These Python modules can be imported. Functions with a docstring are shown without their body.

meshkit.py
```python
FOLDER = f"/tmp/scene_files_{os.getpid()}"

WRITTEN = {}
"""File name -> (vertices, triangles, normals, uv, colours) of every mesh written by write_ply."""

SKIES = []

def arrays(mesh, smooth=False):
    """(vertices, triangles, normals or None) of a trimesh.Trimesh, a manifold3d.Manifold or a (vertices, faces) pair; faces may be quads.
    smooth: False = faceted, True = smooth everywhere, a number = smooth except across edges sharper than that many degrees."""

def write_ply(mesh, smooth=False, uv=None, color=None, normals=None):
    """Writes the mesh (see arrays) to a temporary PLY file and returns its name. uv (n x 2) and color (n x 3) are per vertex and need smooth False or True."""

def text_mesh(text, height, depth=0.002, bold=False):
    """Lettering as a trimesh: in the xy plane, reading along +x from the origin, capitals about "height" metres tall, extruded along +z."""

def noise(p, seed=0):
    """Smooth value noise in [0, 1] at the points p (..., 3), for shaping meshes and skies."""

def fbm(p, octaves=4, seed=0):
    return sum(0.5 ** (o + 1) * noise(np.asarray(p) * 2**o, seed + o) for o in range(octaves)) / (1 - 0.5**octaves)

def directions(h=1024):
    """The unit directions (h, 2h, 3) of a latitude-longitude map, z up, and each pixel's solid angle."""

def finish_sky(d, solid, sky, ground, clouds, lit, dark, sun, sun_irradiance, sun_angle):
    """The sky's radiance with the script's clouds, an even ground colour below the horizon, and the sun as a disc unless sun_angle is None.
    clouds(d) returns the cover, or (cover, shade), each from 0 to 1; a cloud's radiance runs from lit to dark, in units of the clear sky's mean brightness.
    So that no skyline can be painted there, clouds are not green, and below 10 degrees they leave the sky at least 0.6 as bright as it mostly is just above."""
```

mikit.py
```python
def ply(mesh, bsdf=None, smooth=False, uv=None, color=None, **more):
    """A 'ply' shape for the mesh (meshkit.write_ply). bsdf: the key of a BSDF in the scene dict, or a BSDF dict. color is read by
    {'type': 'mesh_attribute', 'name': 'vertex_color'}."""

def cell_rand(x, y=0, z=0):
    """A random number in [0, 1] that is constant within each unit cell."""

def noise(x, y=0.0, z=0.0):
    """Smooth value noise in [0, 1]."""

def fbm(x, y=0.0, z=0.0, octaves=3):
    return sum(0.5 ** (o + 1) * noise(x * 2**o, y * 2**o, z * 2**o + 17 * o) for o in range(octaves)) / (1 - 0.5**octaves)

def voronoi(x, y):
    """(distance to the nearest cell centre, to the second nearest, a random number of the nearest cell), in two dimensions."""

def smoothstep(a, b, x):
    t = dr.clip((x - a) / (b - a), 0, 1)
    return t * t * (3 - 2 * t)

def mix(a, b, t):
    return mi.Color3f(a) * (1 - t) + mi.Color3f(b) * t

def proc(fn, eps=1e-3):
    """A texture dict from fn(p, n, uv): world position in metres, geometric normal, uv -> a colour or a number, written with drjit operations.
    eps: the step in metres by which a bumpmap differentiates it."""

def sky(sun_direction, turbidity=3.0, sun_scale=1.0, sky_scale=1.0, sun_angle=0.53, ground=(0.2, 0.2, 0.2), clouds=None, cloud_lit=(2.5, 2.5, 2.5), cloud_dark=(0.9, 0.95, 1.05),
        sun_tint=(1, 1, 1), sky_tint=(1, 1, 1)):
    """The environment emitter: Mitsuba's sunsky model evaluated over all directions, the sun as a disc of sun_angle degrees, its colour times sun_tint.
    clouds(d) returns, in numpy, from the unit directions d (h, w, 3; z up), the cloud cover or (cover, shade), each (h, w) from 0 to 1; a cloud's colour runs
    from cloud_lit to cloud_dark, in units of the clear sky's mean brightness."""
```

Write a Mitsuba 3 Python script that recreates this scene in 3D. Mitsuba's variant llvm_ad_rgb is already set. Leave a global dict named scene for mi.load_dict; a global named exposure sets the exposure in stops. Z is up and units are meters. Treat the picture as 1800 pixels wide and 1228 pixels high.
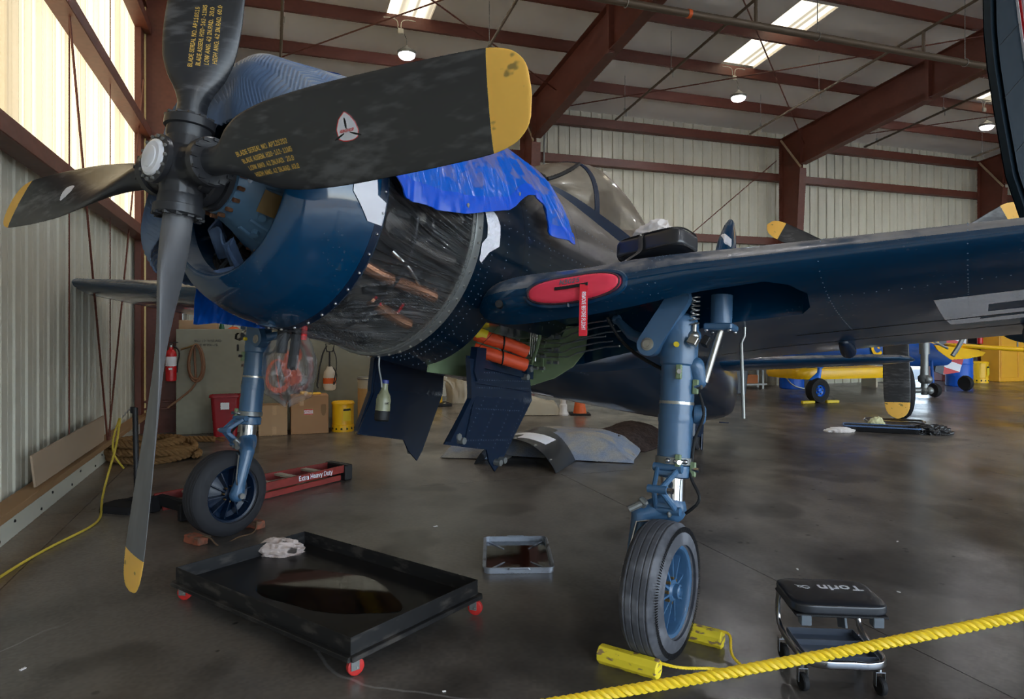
import math, random
import numpy as np, trimesh, drjit as dr, mitsuba as mi, mikit, meshkit
from mikit import proc, noise, fbm, smoothstep, mix, cell_rand, voronoi
from shapely.geometry import Polygon, Point, LineString, box as sbox
from shapely import affinity
import manifold3d as m3
T = mi.ScalarTransform4f
A = np.array
rng = np.random.default_rng(7)
PI = math.pi
scene, labels = {}, {}

# ---------------------------------------------------------------- camera, sky, large lights, exposure
FOC, HORIZON, EYE = 1215.0, 578.0, 1.60
scene['camera'] = {'type': 'perspective', 'fov': 2 * math.degrees(math.atan(900 / FOC)), 'fov_axis': 'x', 'near_clip': 0.05, 'far_clip': 500.0,
                   'principal_point_offset_y': (614 - HORIZON) / 1228.0,
                   'to_world': T().look_at(origin=[0, 0, EYE], target=[0, 10, EYE], up=[0, 0, 1])}
UU, VV = A([-.3330, .9430, 0]), A([.9430, .3330, 0])      # along the left wall away from the camera; along the back wall to the right
SUN = -UU * .50 + VV * .30 + A([0, 0, .82])
scene['sky'] = mikit.sky(SUN.tolist(), turbidity=3.0, sun_scale=1.0, sky_scale=6.0, ground=(.3, .3, .29), sky_tint=(1.2, 1.0, .82))
PANEL_GLOW = (.40, .33, .21)
SKYLIGHT_GLOW = (.54, .48, .36)
LAMP_GLOW = (50., 50., 51.)
exposure = 2.1

# ---------------------------------------------------------------- helpers
def srgb(*c):
    c = A(c[0] if len(c) == 1 and not np.isscalar(c[0]) else c, float) / 255.0
    return [float(x) for x in np.where(c <= .04045, c / 12.92, ((c + .055) / 1.055) ** 2.4)]
def mat(name, rgb, rough=.5, metal=0.0, spec=.5, coat=0.0, bump=None, bscale=1.0, sheen=0.0, coatg=.95):
    col = rgb if isinstance(rgb, dict) else {'type': 'rgb', 'value': list(rgb)}
    d = {'type': 'principled', 'base_color': col, 'roughness': rough, 'metallic': metal, 'specular': spec}
    if coat: d.update(clearcoat=coat, clearcoat_gloss=coatg)
    if sheen: d.update(sheen=sheen)
    if bump is not None: d = {'type': 'bumpmap', 'arbitrary': bump, 'scale': bscale, 'bsdf': d}
    scene[name] = {'type': 'twosided', 'bsdf': d}
    return name
def glow(name, rgb): return {'type': 'area', 'radiance': {'type': 'rgb', 'value': list(rgb)}}
def key(k):
    if k not in scene and not any(x.startswith(k + '__') for x in labels) and k not in labels and k not in USED: USED.add(k); return k
    i = 1
    while True:
        q = f'{k}_{i:03d}'
        if q not in USED: USED.add(q); return q
        i += 1
USED = set()
def L(k, label=None, cat=None, group=None, kind=None):
    d = labels.setdefault(k, {})
    for a, b in (('label', label), ('category', cat), ('group', group), ('kind', kind)):
        if b: d[a] = b
    return k
def thing(name, label, cat, group=None, kind=None): return L(key(name), label, cat, group, kind)
def put(name, mesh, bsdf, parent=None, smooth=30, label=None, kind=None, uv=None, **more):
    """one entry of the scene: parent + '__' + name"""
    k = key(f'{parent}__{name}' if parent else name)
    if isinstance(mesh, (list, tuple)) and len(mesh) and isinstance(mesh[0], trimesh.Trimesh): mesh = cat(*mesh)
    if isinstance(mesh, trimesh.Trimesh) and 'emitter' not in more:
        tri = mesh.vertices[mesh.faces]
        if np.einsum('ij,ij->i', tri[:, 0] - mesh.vertices.mean(0), np.cross(tri[:, 1] - tri[:, 0], tri[:, 2] - tri[:, 0])).sum() < 0: mesh = tm(mesh.vertices, mesh.faces[:, ::-1])   # faces look outwards
    scene[k] = mikit.ply(mesh, bsdf, smooth=smooth, uv=uv, **more)
    if label or kind: L(k, label, None, None, kind)
    return k
def one(name, mesh, bsdf, label, cate, group=None, smooth=30, kind=None):
    k = put(name, mesh, bsdf, None, smooth); L(k, label, cate, group, kind); return k
def cat(*ms): return trimesh.util.concatenate([m for m in ms if m is not None])
def tm(v, f): return trimesh.Trimesh(np.asarray(v, float), np.asarray(f, int), process=False)
def norm(v): v = A(v, float); return v / np.linalg.norm(v)
def frame(z, x=None):
    z = norm(z)
    if x is None: x = A([1, 0, 0]) if abs(z[0]) < .9 else A([0, 1, 0])
    x = A(x, float)
    if np.linalg.norm(np.cross(x, z)) < 1e-6 * np.linalg.norm(x): x = A([1, 0, 0]) if abs(z[0]) < .9 else A([0, 1, 0])
    x = norm(x - z * (x @ z)); return np.stack([x, np.cross(z, x), z], 1)
def move(m, R=None, t=(0, 0, 0)):
    m = m.copy(); v = m.vertices
    m.vertices = (v if R is None else v @ np.asarray(R).T) + A(t, float); return m
def boxm(size, c=(0, 0, 0), R=None, bev=0.0):
    s = A(size, float) / 2
    if bev <= 0: m = trimesh.creation.box(extents=2 * s)
    else:
        b = min(bev, s.min() * .95); pts = []
        for sx in (-1, 1):
            for sy in (-1, 1):
                for sz in (-1, 1):
                    for k in range(3):
                        q = A([sx, sy, sz]) * s; r = A([sx, sy, sz]) * b; r[k] = 0; pts.append(q - r)
        m = trimesh.convex.convex_hull(A(pts))
    return move(m, R, c)
def bar(p0, p1, w, h, up=(0, 0, 1), bev=0.0):
    p0, p1 = A(p0, float), A(p1, float); d = p1 - p0; R = frame(d, up)   # x = up
    return boxm((h, w, np.linalg.norm(d)), (p0 + p1) / 2, R, bev)
def cyl(p0, p1, r, n=16, r1=None):
    p0, p1 = A(p0, float), A(p1, float); R = frame(p1 - p0); a = np.arange(n) * 2 * PI / n
    ring = np.stack([np.cos(a), np.sin(a), 0 * a], 1) @ R.T
    return loft([p0 + ring * r, p1 + ring * (r if r1 is None else r1)])
def loft(rings, closed=True, caps=True):
    rings = A(rings, float); k, n = rings.shape[:2]; v = rings.reshape(-1, 3); f = []
    i = np.arange(n if closed else n - 1); j = (i + 1) % n
    for a in range(k - 1):
        p, q = a * n, (a + 1) * n
        f += [np.stack([p + i, p + j, q + j], 1), np.stack([p + i, q + j, q + i], 1)]
    if caps and closed:
        v = np.vstack([v, rings[0].mean(0), rings[-1].mean(0)]); c0, c1 = k * n, k * n + 1
        f += [np.stack([0 * i + c0, j, i], 1), np.stack([0 * i + c1, (k - 1) * n + i, (k - 1) * n + j], 1)]
    return tm(v, np.vstack(f))
def lathe(prof, c=(0, 0, 0), axis=(0, 0, 1), n=32, caps=True, x=None):
    """prof: (radius, height) pairs"""
    R = frame(axis, x); a = np.arange(n) * 2 * PI / n
    return loft([A(c, float) + np.stack([r * np.cos(a), r * np.sin(a), 0 * a + z], 1) @ R.T for r, z in prof], caps=caps)
def tube(pts, r, n=8, closed=False, caps=True):
    p = A(pts, float); k = len(p); rr = np.broadcast_to(r, (k,))
    t = (np.roll(p, -1, 0) - np.roll(p, 1, 0)) if closed else np.gradient(p, axis=0)
    t /= np.linalg.norm(t, axis=1, keepdims=True) + 1e-12
    x = frame(t[0])[:, 0]; rings = []; a = np.arange(n) * 2 * PI / n
    for i in range(k):
        x = norm(x - t[i] * (x @ t[i])); y = np.cross(t[i], x)
        rings.append(p[i] + rr[i] * (np.cos(a)[:, None] * x + np.sin(a)[:, None] * y))
    if closed: rings.append(rings[0])
    return loft(rings, caps=caps and not closed)
def spline(pts, n=40, closed=False):
    from scipy.interpolate import CubicSpline
    p = A(pts, float)
    if closed: p = np.vstack([p, p[:1]])
    s = np.concatenate([[0], np.cumsum(np.linalg.norm(np.diff(p, axis=0), axis=1))])
    cs = CubicSpline(s, p, bc_type='periodic' if closed else 'natural')
    q = cs(np.linspace(0, s[-1], n + (1 if closed else 0))); return q[:-1] if closed else q
def prism(poly, depth, R=None, t=(0, 0, 0)):
    g = poly if hasattr(poly, 'geoms') or isinstance(poly, Polygon) else Polygon(poly)
    ms = [trimesh.creation.extrude_polygon(x, depth, engine='earcut') for x in getattr(g, 'geoms', [g])]
    return move(cat(*ms), R, t)
def sphere(c, r, sub=2): m = trimesh.creation.icosphere(subdivisions=sub, radius=1.0); m.vertices = m.vertices * A(r) + A(c); return m
def grid(fn, nu, nv, thick=0.0, wrap=False):
    """surface fn(u, v) -> points for u, v in [0, 1] arrays; thick > 0 gives it a back"""
    u, v = np.meshgrid(np.linspace(0, 1, nu), np.linspace(0, 1, nv), indexing='ij'); P = fn(u, v).reshape(-1, 3)
    i, j = np.meshgrid(np.arange(nu - 1), np.arange(nv - 1), indexing='ij'); a = (i * nv + j).ravel()
    F = np.vstack([np.stack([a, a + nv, a + nv + 1], 1), np.stack([a, a + nv + 1, a + 1], 1)]); m = tm(P, F)
    if thick:
        N = m.vertex_normals; n = len(P); Q = P - N * thick; e = [] 
        b = np.concatenate([np.arange(nv), np.arange(1, nu) * nv + nv - 1, (nu - 1) * nv + np.arange(nv - 2, -1, -1), np.arange(nu - 2, -1, -1) * nv]); 
        b2 = b[1:]; b1 = b[:-1]
        e = np.vstack([np.stack([b1, b2 + n, b2], 1), np.stack([b1, b1 + n, b2 + n], 1)])
        m = tm(np.vstack([P, Q]), np.vstack([F, F[:, ::-1] + n, e[:, ::-1]]))
    return m
def hull(pts): return trimesh.convex.convex_hull(A(pts))
def rsolid(spheres, ref=.02, it=6):
    """union of hulls of sphere chains [(p, r), (p, r), ...], smoothed"""
    parts = []
    for ch in spheres:
        parts.append(m3.Manifold.batch_hull([m3.Manifold.sphere(r, 20).translate(list(map(float, p))) for p, r in ch]))
    m = m3.Manifold.batch_boolean(parts, m3.OpType.Add).refine_to_length(ref).to_mesh()
    t = trimesh.Trimesh(m.vert_properties[:, :3], m.tri_verts, process=False)
    trimesh.smoothing.filter_taubin(t, iterations=it); return t
def text(s, h, origin, right, up, depth=.001, bold=False, width=None):
    m = meshkit.text_mesh(s, h, depth, bold); v = m.vertices.copy()
    if width: v[:, 0] *= width / max(v[:, 0].max(), 1e-6)
    r, u = norm(right), norm(A(up, float) - norm(right) * (A(up, float) @ norm(right))); n = np.cross(r, u)
    m.vertices = A(origin, float) + v[:, :1] * r + v[:, 1:2] * u + v[:, 2:] * n; return m
def crumple(c, size, h, seed, sub=4, sharp=3.0):
    """a crumpled rag: a flattened blob with ridged folds"""
    m = trimesh.creation.icosphere(subdivisions=sub); v = m.vertices
    d = 1 - np.abs(2 * meshkit.fbm(v * 1.6 + seed * 7.1, 3, seed) - 1); e = 1 - np.abs(2 * meshkit.noise(v * sharp + seed, seed + 3) - 1)
    k = .55 + .45 * d + .25 * (e - .5); w = v * k[:, None]
    w[:, 2] = np.maximum(w[:, 2], -.12); q = w * A([size[0] / 2, size[1] / 2, h]); q[:, 2] -= q[:, 2].min()
    m.vertices = q + A(c); return m
H = lambda u, v, z=0.0: UU * u + VV * v + A([0, 0, z])     # a point of the hangar
HR = np.stack([VV, UU, A([0, 0, 1])], 1)                   # x = along the back wall, y = away, z = up
def hbox(u0, u1, v0, v1, z0, z1, bev=0.0): return boxm((v1 - v0, u1 - u0, z1 - z0), H((u0 + u1) / 2, (v0 + v1) / 2, (z0 + z1) / 2), HR, bev)
# ---------------------------------------------------------------- materials of the hangar
def hu(p): return p[0] * float(UU[0]) + p[1] * float(UU[1])
def hv(p): return p[0] * float(VV[0]) + p[1] * float(VV[1])
def c_floor(p, n, uv):
    a = fbm(p[0] * .55, p[1] * .55, 3.0, 4); b = fbm(p[0] * 3.1 + 9, p[1] * 2.3, 1.0, 4); s = noise(p[0] * 60, p[1] * 60)
    c = mix(srgb(66, 62, 58), srgb(112, 105, 97), smoothstep(.3, .72, .6 * a + .4 * b))
    st = fbm(p[0] * 1.3 + 31, p[1] * 1.3 + 4, 7.0, 3); c = c * (1 - .45 * smoothstep(.6, .74, st))
    v, w, _ = voronoi(p[0] * 2.2 + .3 * b, p[1] * 2.2); spot = smoothstep(.085, .05, v + .06 * b) * smoothstep(.55, .65, noise(p[0] * .8 + 3, p[1] * .8))
    c = c * (1 - .6 * spot)
    ck = dr.abs(noise(p[0] * .55 + .12 * b, p[1] * .55 + 8) - .5); c = c + mi.Color3f(.10, .10, .10) * smoothstep(.004, .001, ck) * smoothstep(3.9, 3.4, p[1]) * smoothstep(1.0, .6, p[0])
    u_, v_ = hu(p), hv(p)
    sand = smoothstep(.50, .18, v_ + 1.87 + .25 * (b - .5)) * smoothstep(12.5, 11.0, u_)
    c = mix(c, mi.Color3f(srgb(122, 100, 76)), .75 * sand)
    return c * (.78 + .16 * s)
def r_floor(p, n, uv): return .13 + .32 * fbm(p[0] * 1.7, p[1] * 1.7 + 5, 2.0, 4)
def c_wall(p, n, uv):
    b = fbm(p[0] * 1.4, p[1] * 1.4, p[2] * .45, 3); s = noise(p[0] * 9, p[1] * 9, p[2] * .6)
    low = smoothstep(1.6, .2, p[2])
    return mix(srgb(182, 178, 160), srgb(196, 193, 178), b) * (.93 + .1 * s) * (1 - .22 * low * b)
def c_vinyl(p, n, uv): return mix(srgb(222, 217, 208), srgb(204, 198, 189), fbm(p[0] * .9, p[1] * .9, p[2], 3))
def b_vinyl(p, n, uv):
    u_, v_ = hu(p), hv(p)
    return fbm(u_ * 1.2 + 1.5 * noise(v_ * .9, u_ * .3), v_ * 5.5, 1.0, 3)
def c_steel(p, n, uv): return mix(srgb(84, 42, 31), srgb(102, 54, 40), fbm(p[0] * 2, p[1] * 2, p[2] * 2, 3)) * (.85 + .2 * noise(p[0] * 30, p[1] * 30, p[2] * 30))
def c_half(p, n, uv):
    a = fbm(p[0] * 1.2, p[1] * 1.2, p[2] * 1.5, 4); b = noise(p[0] * 22, p[1] * 22, p[2] * 22)
    st = smoothstep(.62, .75, fbm(p[0] * 7, p[1] * 7, p[2] * 1.1 + 9, 3))
    return mix(srgb(150, 150, 134), srgb(126, 124, 108), a) * (.95 + .07 * b) * (1 - .35 * st * smoothstep(1.0, .2, p[2]))
def g_panel(p, n, uv):
    u_ = hu(p); s = noise(u_ * 26, 1.0, p[2] * .25); t = noise(u_ * 3.3, 7.0); w = fbm(u_ * 8, p[2] * .4, 3.0, 3)
    k = .50 + .65 * smoothstep(.2, .8, s) * (.6 + .4 * t) + .25 * (w - .5)
    k = k * mix(mi.Color3f(.25, .19, .09), mi.Color3f(1, 1, 1), smoothstep(5.7, 7.1, u_))
    return mi.Color3f(PANEL_GLOW) * k
def g_sky(p, n, uv):
    v_ = hv(p); return mi.Color3f(SKYLIGHT_GLOW) * (.25 + .75 * smoothstep(.15, .6, noise(v_ * 11, 2.0))) 
scene['m_floor'] = {'type': 'twosided', 'bsdf': {'type': 'principled', 'base_color': proc(c_floor), 'roughness': proc(r_floor), 'specular': .55}}
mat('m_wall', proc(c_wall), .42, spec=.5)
mat('m_vinyl', proc(c_vinyl), .45, spec=.4, bump=proc(b_vinyl, .01), bscale=.035)
mat('m_steel', proc(c_steel), .5)
mat('m_half', proc(c_half), .75)
mat('m_board', srgb(128, 98, 66), .7); mat('m_white_metal', srgb(186, 182, 166), .5); mat('m_pipe', srgb(96, 84, 70), .5, .3)
mat('m_galv', srgb(150, 152, 150), .35, .7); mat('m_plate', srgb(160, 140, 118), .5)
mat('m_apron', srgb(150, 146, 138), .8); mat('m_orange', srgb(205, 92, 40), .6)
mat('m_black', srgb(22, 22, 24), .5); mat('m_glowpane', (.8, .75, .6), .5)

# ---------------------------------------------------------------- the hangar
U1, VL, VR, U0 = 16.03, -1.87, 34.0, -9.0
ROOF0, SL = 7.17, .1235
def roofz(u): return ROOF0 + SL * (U1 - u) if u > 1 else ROOF0 + SL * (U1 - 1) - SL * (1 - u)
put('floor', prism([(VL - .3, U0 - .2), (VR + .3, U0 - .2), (VR + .3, U1 + .3), (VL - .3, U1 + .3)], .15, HR, (0, 0, -.157)), 'm_black', smooth=False); L('floor', 'polished grey brown concrete hangar floor with stains', kind='structure')
sv, su = [VL - .3] + [q for q in np.arange(3.05 - 4.6, VR, 4.6)] + [VR + .3], [U0 - .2] + [q for q in (-5.05, .95, 6.95, 12.95)] + [U1 + .3]
for a, b in zip(sv[:-1], sv[1:]):
    for c_, d_ in zip(su[:-1], su[1:]): put('slab', hbox(c_ + .003, d_ - .003, a + .003, b - .003, -.05, 0), 'm_floor', 'floor', smooth=False)
put('apron', prism(Polygon([(-60, -60), (90, -60), (90, 80), (-60, 80)], [[(VL - .3, U0 - .2), (VL - .3, U1 + .3), (VR + .3, U1 + .3), (VR + .3, U0 - .2)]]), .15, HR, (0, 0, -.16)), 'm_apron', smooth=False); L('apron', 'pale concrete apron outside the hangar', kind='structure')
def sheet_profile(w, pitch=.305, rib=.035):
    xs = [0.]; ys = [0.]; x = 0.
    while x < w - 1e-6:
        for dx, y in ((.12, 0), (.13, .004), (.235, 0), (.25, rib), (.29, rib), (.305, 0)):
            xs.append(min(x + dx * pitch / .305, w)); ys.append(y)
        x += pitch
    return A(xs), A(ys)
def sheet(u0, v0, du, dv, w, z0, z1, side, ztop=None, rib=.035):
    """a ribbed sheet from (u0, v0) along (du, dv); side: direction of the ribs into the room, in (u, v)"""
    x, y = sheet_profile(w, rib=rib); P = [H(u0 + du * a + side[0] * b, v0 + dv * a + side[1] * b) for a, b in zip(x, y)]
    P = A(P); lo = P + A([0, 0, z0]); hi = P.copy(); hi[:, 2] = z1 if ztop is None else [ztop(a) for a in x]
    return loft([lo, hi], closed=False)
# left end wall: lower painted sheets, upper fibreglass sheets, framing
put('wall_left', [hbox(U0, U1, VL - .12, VL - .09, -.05, .3), hbox(U0, U1 + .1, VL - .12, VL - .09, 6.9, 11.2)], 'm_wall'); L('wall_left', 'sheet metal end wall of the hangar with fibreglass upper panels', kind='structure')
u = -9.0
scene['m_glow_bsdf'] = {'type': 'diffuse', 'reflectance': {'type': 'rgb', 'value': [.5, .45, .35]}}
while u < 16:
    w = min(.915, 16.1 - u)
    put('panel', sheet(u, VL - .04, 1, 0, w, -.02, 3.1, (0, 1), rib=.016), 'm_wall', 'wall_left', smooth=False)
    if u < 3.5 or u > 11.7: put('panel', sheet(u, VL - .04, 1, 0, w, 3.1, 11.0 if u < 3.5 else 9.6, (0, 1)), 'm_wall', 'wall_left', smooth=False)
    else:
        m = sheet(u, VL - .04, 1, 0, w, 3.06, 7.0, (0, 1)); nn = m.face_normals.mean(0) @ VV
        if nn < 0: m.faces = m.faces[:, ::-1]
        nq = len(m.vertices) // 2; uvq = np.stack([np.tile(np.linspace(0, 1, nq), 2), np.repeat([0., 1.], nq)], 1)
        put('fibreglass_panel', m, 'm_glow_bsdf', 'wall_left', smooth=False, uv=uvq, emitter={'type': 'area', 'radiance': proc(g_panel)})
        put('panel', sheet(u, VL - .04, 1, 0, w, 7.0, 11.0, (0, 1)), 'm_wall', 'wall_left', smooth=False)
    u += .915
def channel(p0, p1, depth, h, out, t=.008):
    """a C section along p0-p1 whose web stands upright and whose flanges reach out"""
    p0, p1 = A(p0), A(p1); up = A([0, 0, h / 2 - t / 2]); o = A(out, float)
    return cat(bar(p0, p1, t, h, (0, 0, 1)), bar(p0 + up + o * depth / 2, p1 + up + o * depth / 2, depth, t, (0, 0, 1)), bar(p0 - up + o * depth / 2, p1 - up + o * depth / 2, depth, t, (0, 0, 1)))
for z in (3.0, 4.58, 6.17): put('girt', hbox(-9, 11.8, VL, VL + .19, z - .075, z + .075, .006), 'm_steel', 'wall_left', smooth=False)
put('low_girt', hbox(-9, 11.9, VL, VL + .16, .26, .32, .004), 'm_board', 'wall_left', smooth=False)
put('base_rail', hbox(-9, 12.0, VL, VL + .025, 0, .24, .004), 'm_white_metal', 'wall_left', smooth=False)
scr = [cyl(H(uu_, VL + .02, .12 + .07 * ((i % 3) - 1)), H(uu_, VL + .034, .12 + .07 * ((i % 3) - 1)), .012, 6) for i, uu_ in enumerate(np.arange(4, 11.8, .33))]
put('rail_bolts', scr, 'm_black', 'wall_left', kind='stuff')
# the end wall column the photograph shows beside the propeller, with its yellow edge strip
put('column', [hbox(11.86, 11.88, VL, VL + .56, 0, 10), hbox(12.3, 12.32, VL, VL + .56, 0, 10), hbox(11.86, 12.32, VL + .28, VL + .295, 0, 10)], 'm_steel', 'wall_left', smooth=False)
put('door_jamb', hbox(11.55, 11.82, VL, VL + .09, .3, 10, .005), 'm_steel', 'wall_left', smooth=False)
mat('m_cream', srgb(214, 190, 130), .5)
put('edge_strip', hbox(11.82, 11.86, VL + .02, VL + .11, .3, 10, .005), 'm_cream', 'wall_left', smooth=False)
put('crosspiece', [hbox(11.80, 11.84, VL, VL + .62, z, z + .035, .004) for z in (.36, .47)], 'm_steel', 'wall_left', smooth=False)
# bracing rods of the end wall
def rod(name, p0, p1, r, m='m_steel', parent=None, **k): return put(name, tube(np.linspace(p0, p1, 4), r, 6), m, parent, **k)
for a, b in ((H(9.05, VL + .13, .32), H(6.9, VL + .13, 5.9)), (H(9.1, VL + .13, .32), H(11.5, VL + .13, 5.3))): rod('brace_rod', a, b, .012, 'm_steel', 'wall_left')
for uq in (7.55, 9.35): rod('brace_rod', H(uq, VL + .1, .3), H(uq, VL + .1, 6.2), .007, 'm_steel', 'wall_left')
# back wall with an open doorway far right
DOOR = (18.7, 20.9, 2.25)
put('wall_back', [hbox(U1 + .05, U1 + .08, VL - .1, DOOR[0], -.05, 7.4), hbox(U1 + .05, U1 + .08, DOOR[1], VR + .1, -.05, 7.4), hbox(U1 + .05, U1 + .08, DOOR[0] - .05, DOOR[1] + .05, DOOR[2], 7.4)], 'm_wall', smooth=False); L('wall_back', 'ribbed white sheet metal side wall of the hangar', kind='structure')
v = VL
while v < VR:
    w = min(.915, VR - v); door = v + w > DOOR[0] and v < DOOR[1]
    put('panel', sheet(U1 + .04, v, 0, 1, w, DOOR[2] if door else -.02, 7.3, (-1, 0)), 'm_wall', 'wall_back', smooth=False)
    v += .915
for z in (2.3, 4.06, 5.86): put('girt', channel(H(U1 - .2, VL, z), H(U1 - .2, VR, z), .2, .2, UU), 'm_steel', 'wall_back', smooth=False)
put('eave_strut', channel(H(U1 - .2, VL, 6.84), H(U1 - .2, VR, 6.84), .2, .22, UU), 'm_steel', 'wall_back', smooth=False)
put('wall_right', hbox(U0, U1 + .1, VR, VR + .1, -.05, 10.2), 'm_wall', smooth=False); L('wall_right', 'far end wall of the hangar', kind='structure')
# front wall behind the camera: a doorway opened wide for more light between two stubs, a header above
FD = (-1.0, 32.0, 7.0)
put('wall_front', [hbox(U0 - .1, U0, VL - .1, FD[0], -.05, 8.6), hbox(U0 - .1, U0, FD[1], VR + .1, -.05, 8.6), hbox(U0 - .1, U0, FD[0] - .05, FD[1] + .05, FD[2], 8.6)], 'm_wall', smooth=False); L('wall_front', 'front wall of the hangar with its open doorway widened for more light', kind='structure')
# roof: insulation blanket, purlins, skylight sheets
SKYL = [(2.1, 2.95, 10.3, 13.15), (9.55, 10.45, 10.55, 13.05), (17.25, 18.2, 10.3, 12.95)]
def roof_piece(v0, v1, ua, ub): return grid(lambda s, t: (lambda uq, vq: H_arr(uq, vq, np.where(uq > 1, ROOF0 + SL * (U1 - uq), ROOF0 + SL * (U1 - 1) - SL * (1 - uq))))(ua + (ub - ua) * s, v0 + (v1 - v0) * t), 2 if ua >= 1 or ub <= 1 else 3, 2)
def H_arr(uq, vq, z): return uq[..., None] * UU + vq[..., None] * VV + z[..., None] * A([0, 0, 1])
ADDED_SKY = [(2.2, 6.2), (-6.5, -1.5)]  # roof lights out of view, added to brighten the room
pieces = []; vs = [VL - .15] + [x for s in SKYL for x in s[:2]] + [VR + .15]
for a, b in zip(vs[:-1], vs[1:]):
    sk = [s for s in SKYL if abs(s[0] - a) < 1e-6]
    for ua, ub in ([(U0 - .2, 1), (1, U1 + .1)] if not sk else [(U0 - .2, -6.5), (-1.5, 1), (1, 2.2), (6.2, sk[0][2]), (sk[0][3], U1 + .1)]): pieces.append(roof_piece(a, b, ua, ub))
put('ceiling', pieces, 'm_vinyl', smooth=False); L('ceiling', 'white vinyl insulation of the sloping hangar roof', kind='structure')
put('roof_deck', [move(m, None, (0, 0, .12)) for m in pieces] , 'm_wall', 'ceiling', smooth=False)
for s in SKYL + [(q[0], q[1], a, b) for q in SKYL for a, b in ADDED_SKY]:
    m = roof_piece(s[0] - .02, s[1] + .02, s[2], s[3]); m.vertices[:, 2] += .06
    if m.face_normals[0][2] > 0: m.faces = m.faces[:, ::-1]
    put('skylight', m, 'm_glow_bsdf', 'ceiling', smooth=False, uv=A([[0, 0], [0, 1], [1, 0], [1, 1.]]), emitter={'type': 'area', 'radiance': proc(g_sky)})
    put('skylight_edge', [cat(*[bar(H(s[2], q, roofz(s[2]) + .03), H(s[3], q, roofz(s[3]) + .03), .012, .07) for q in s[:2]])], 'm_vinyl', 'ceiling')
for k in range(1, 12):
    uq = U1 - .05 - 1.475 * k; z = roofz(uq) - .12
    put('purlin', channel(H(uq, VL, z), H(uq, VR, z), .07, .23, UU), 'm_steel', 'ceiling', smooth=False)
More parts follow.
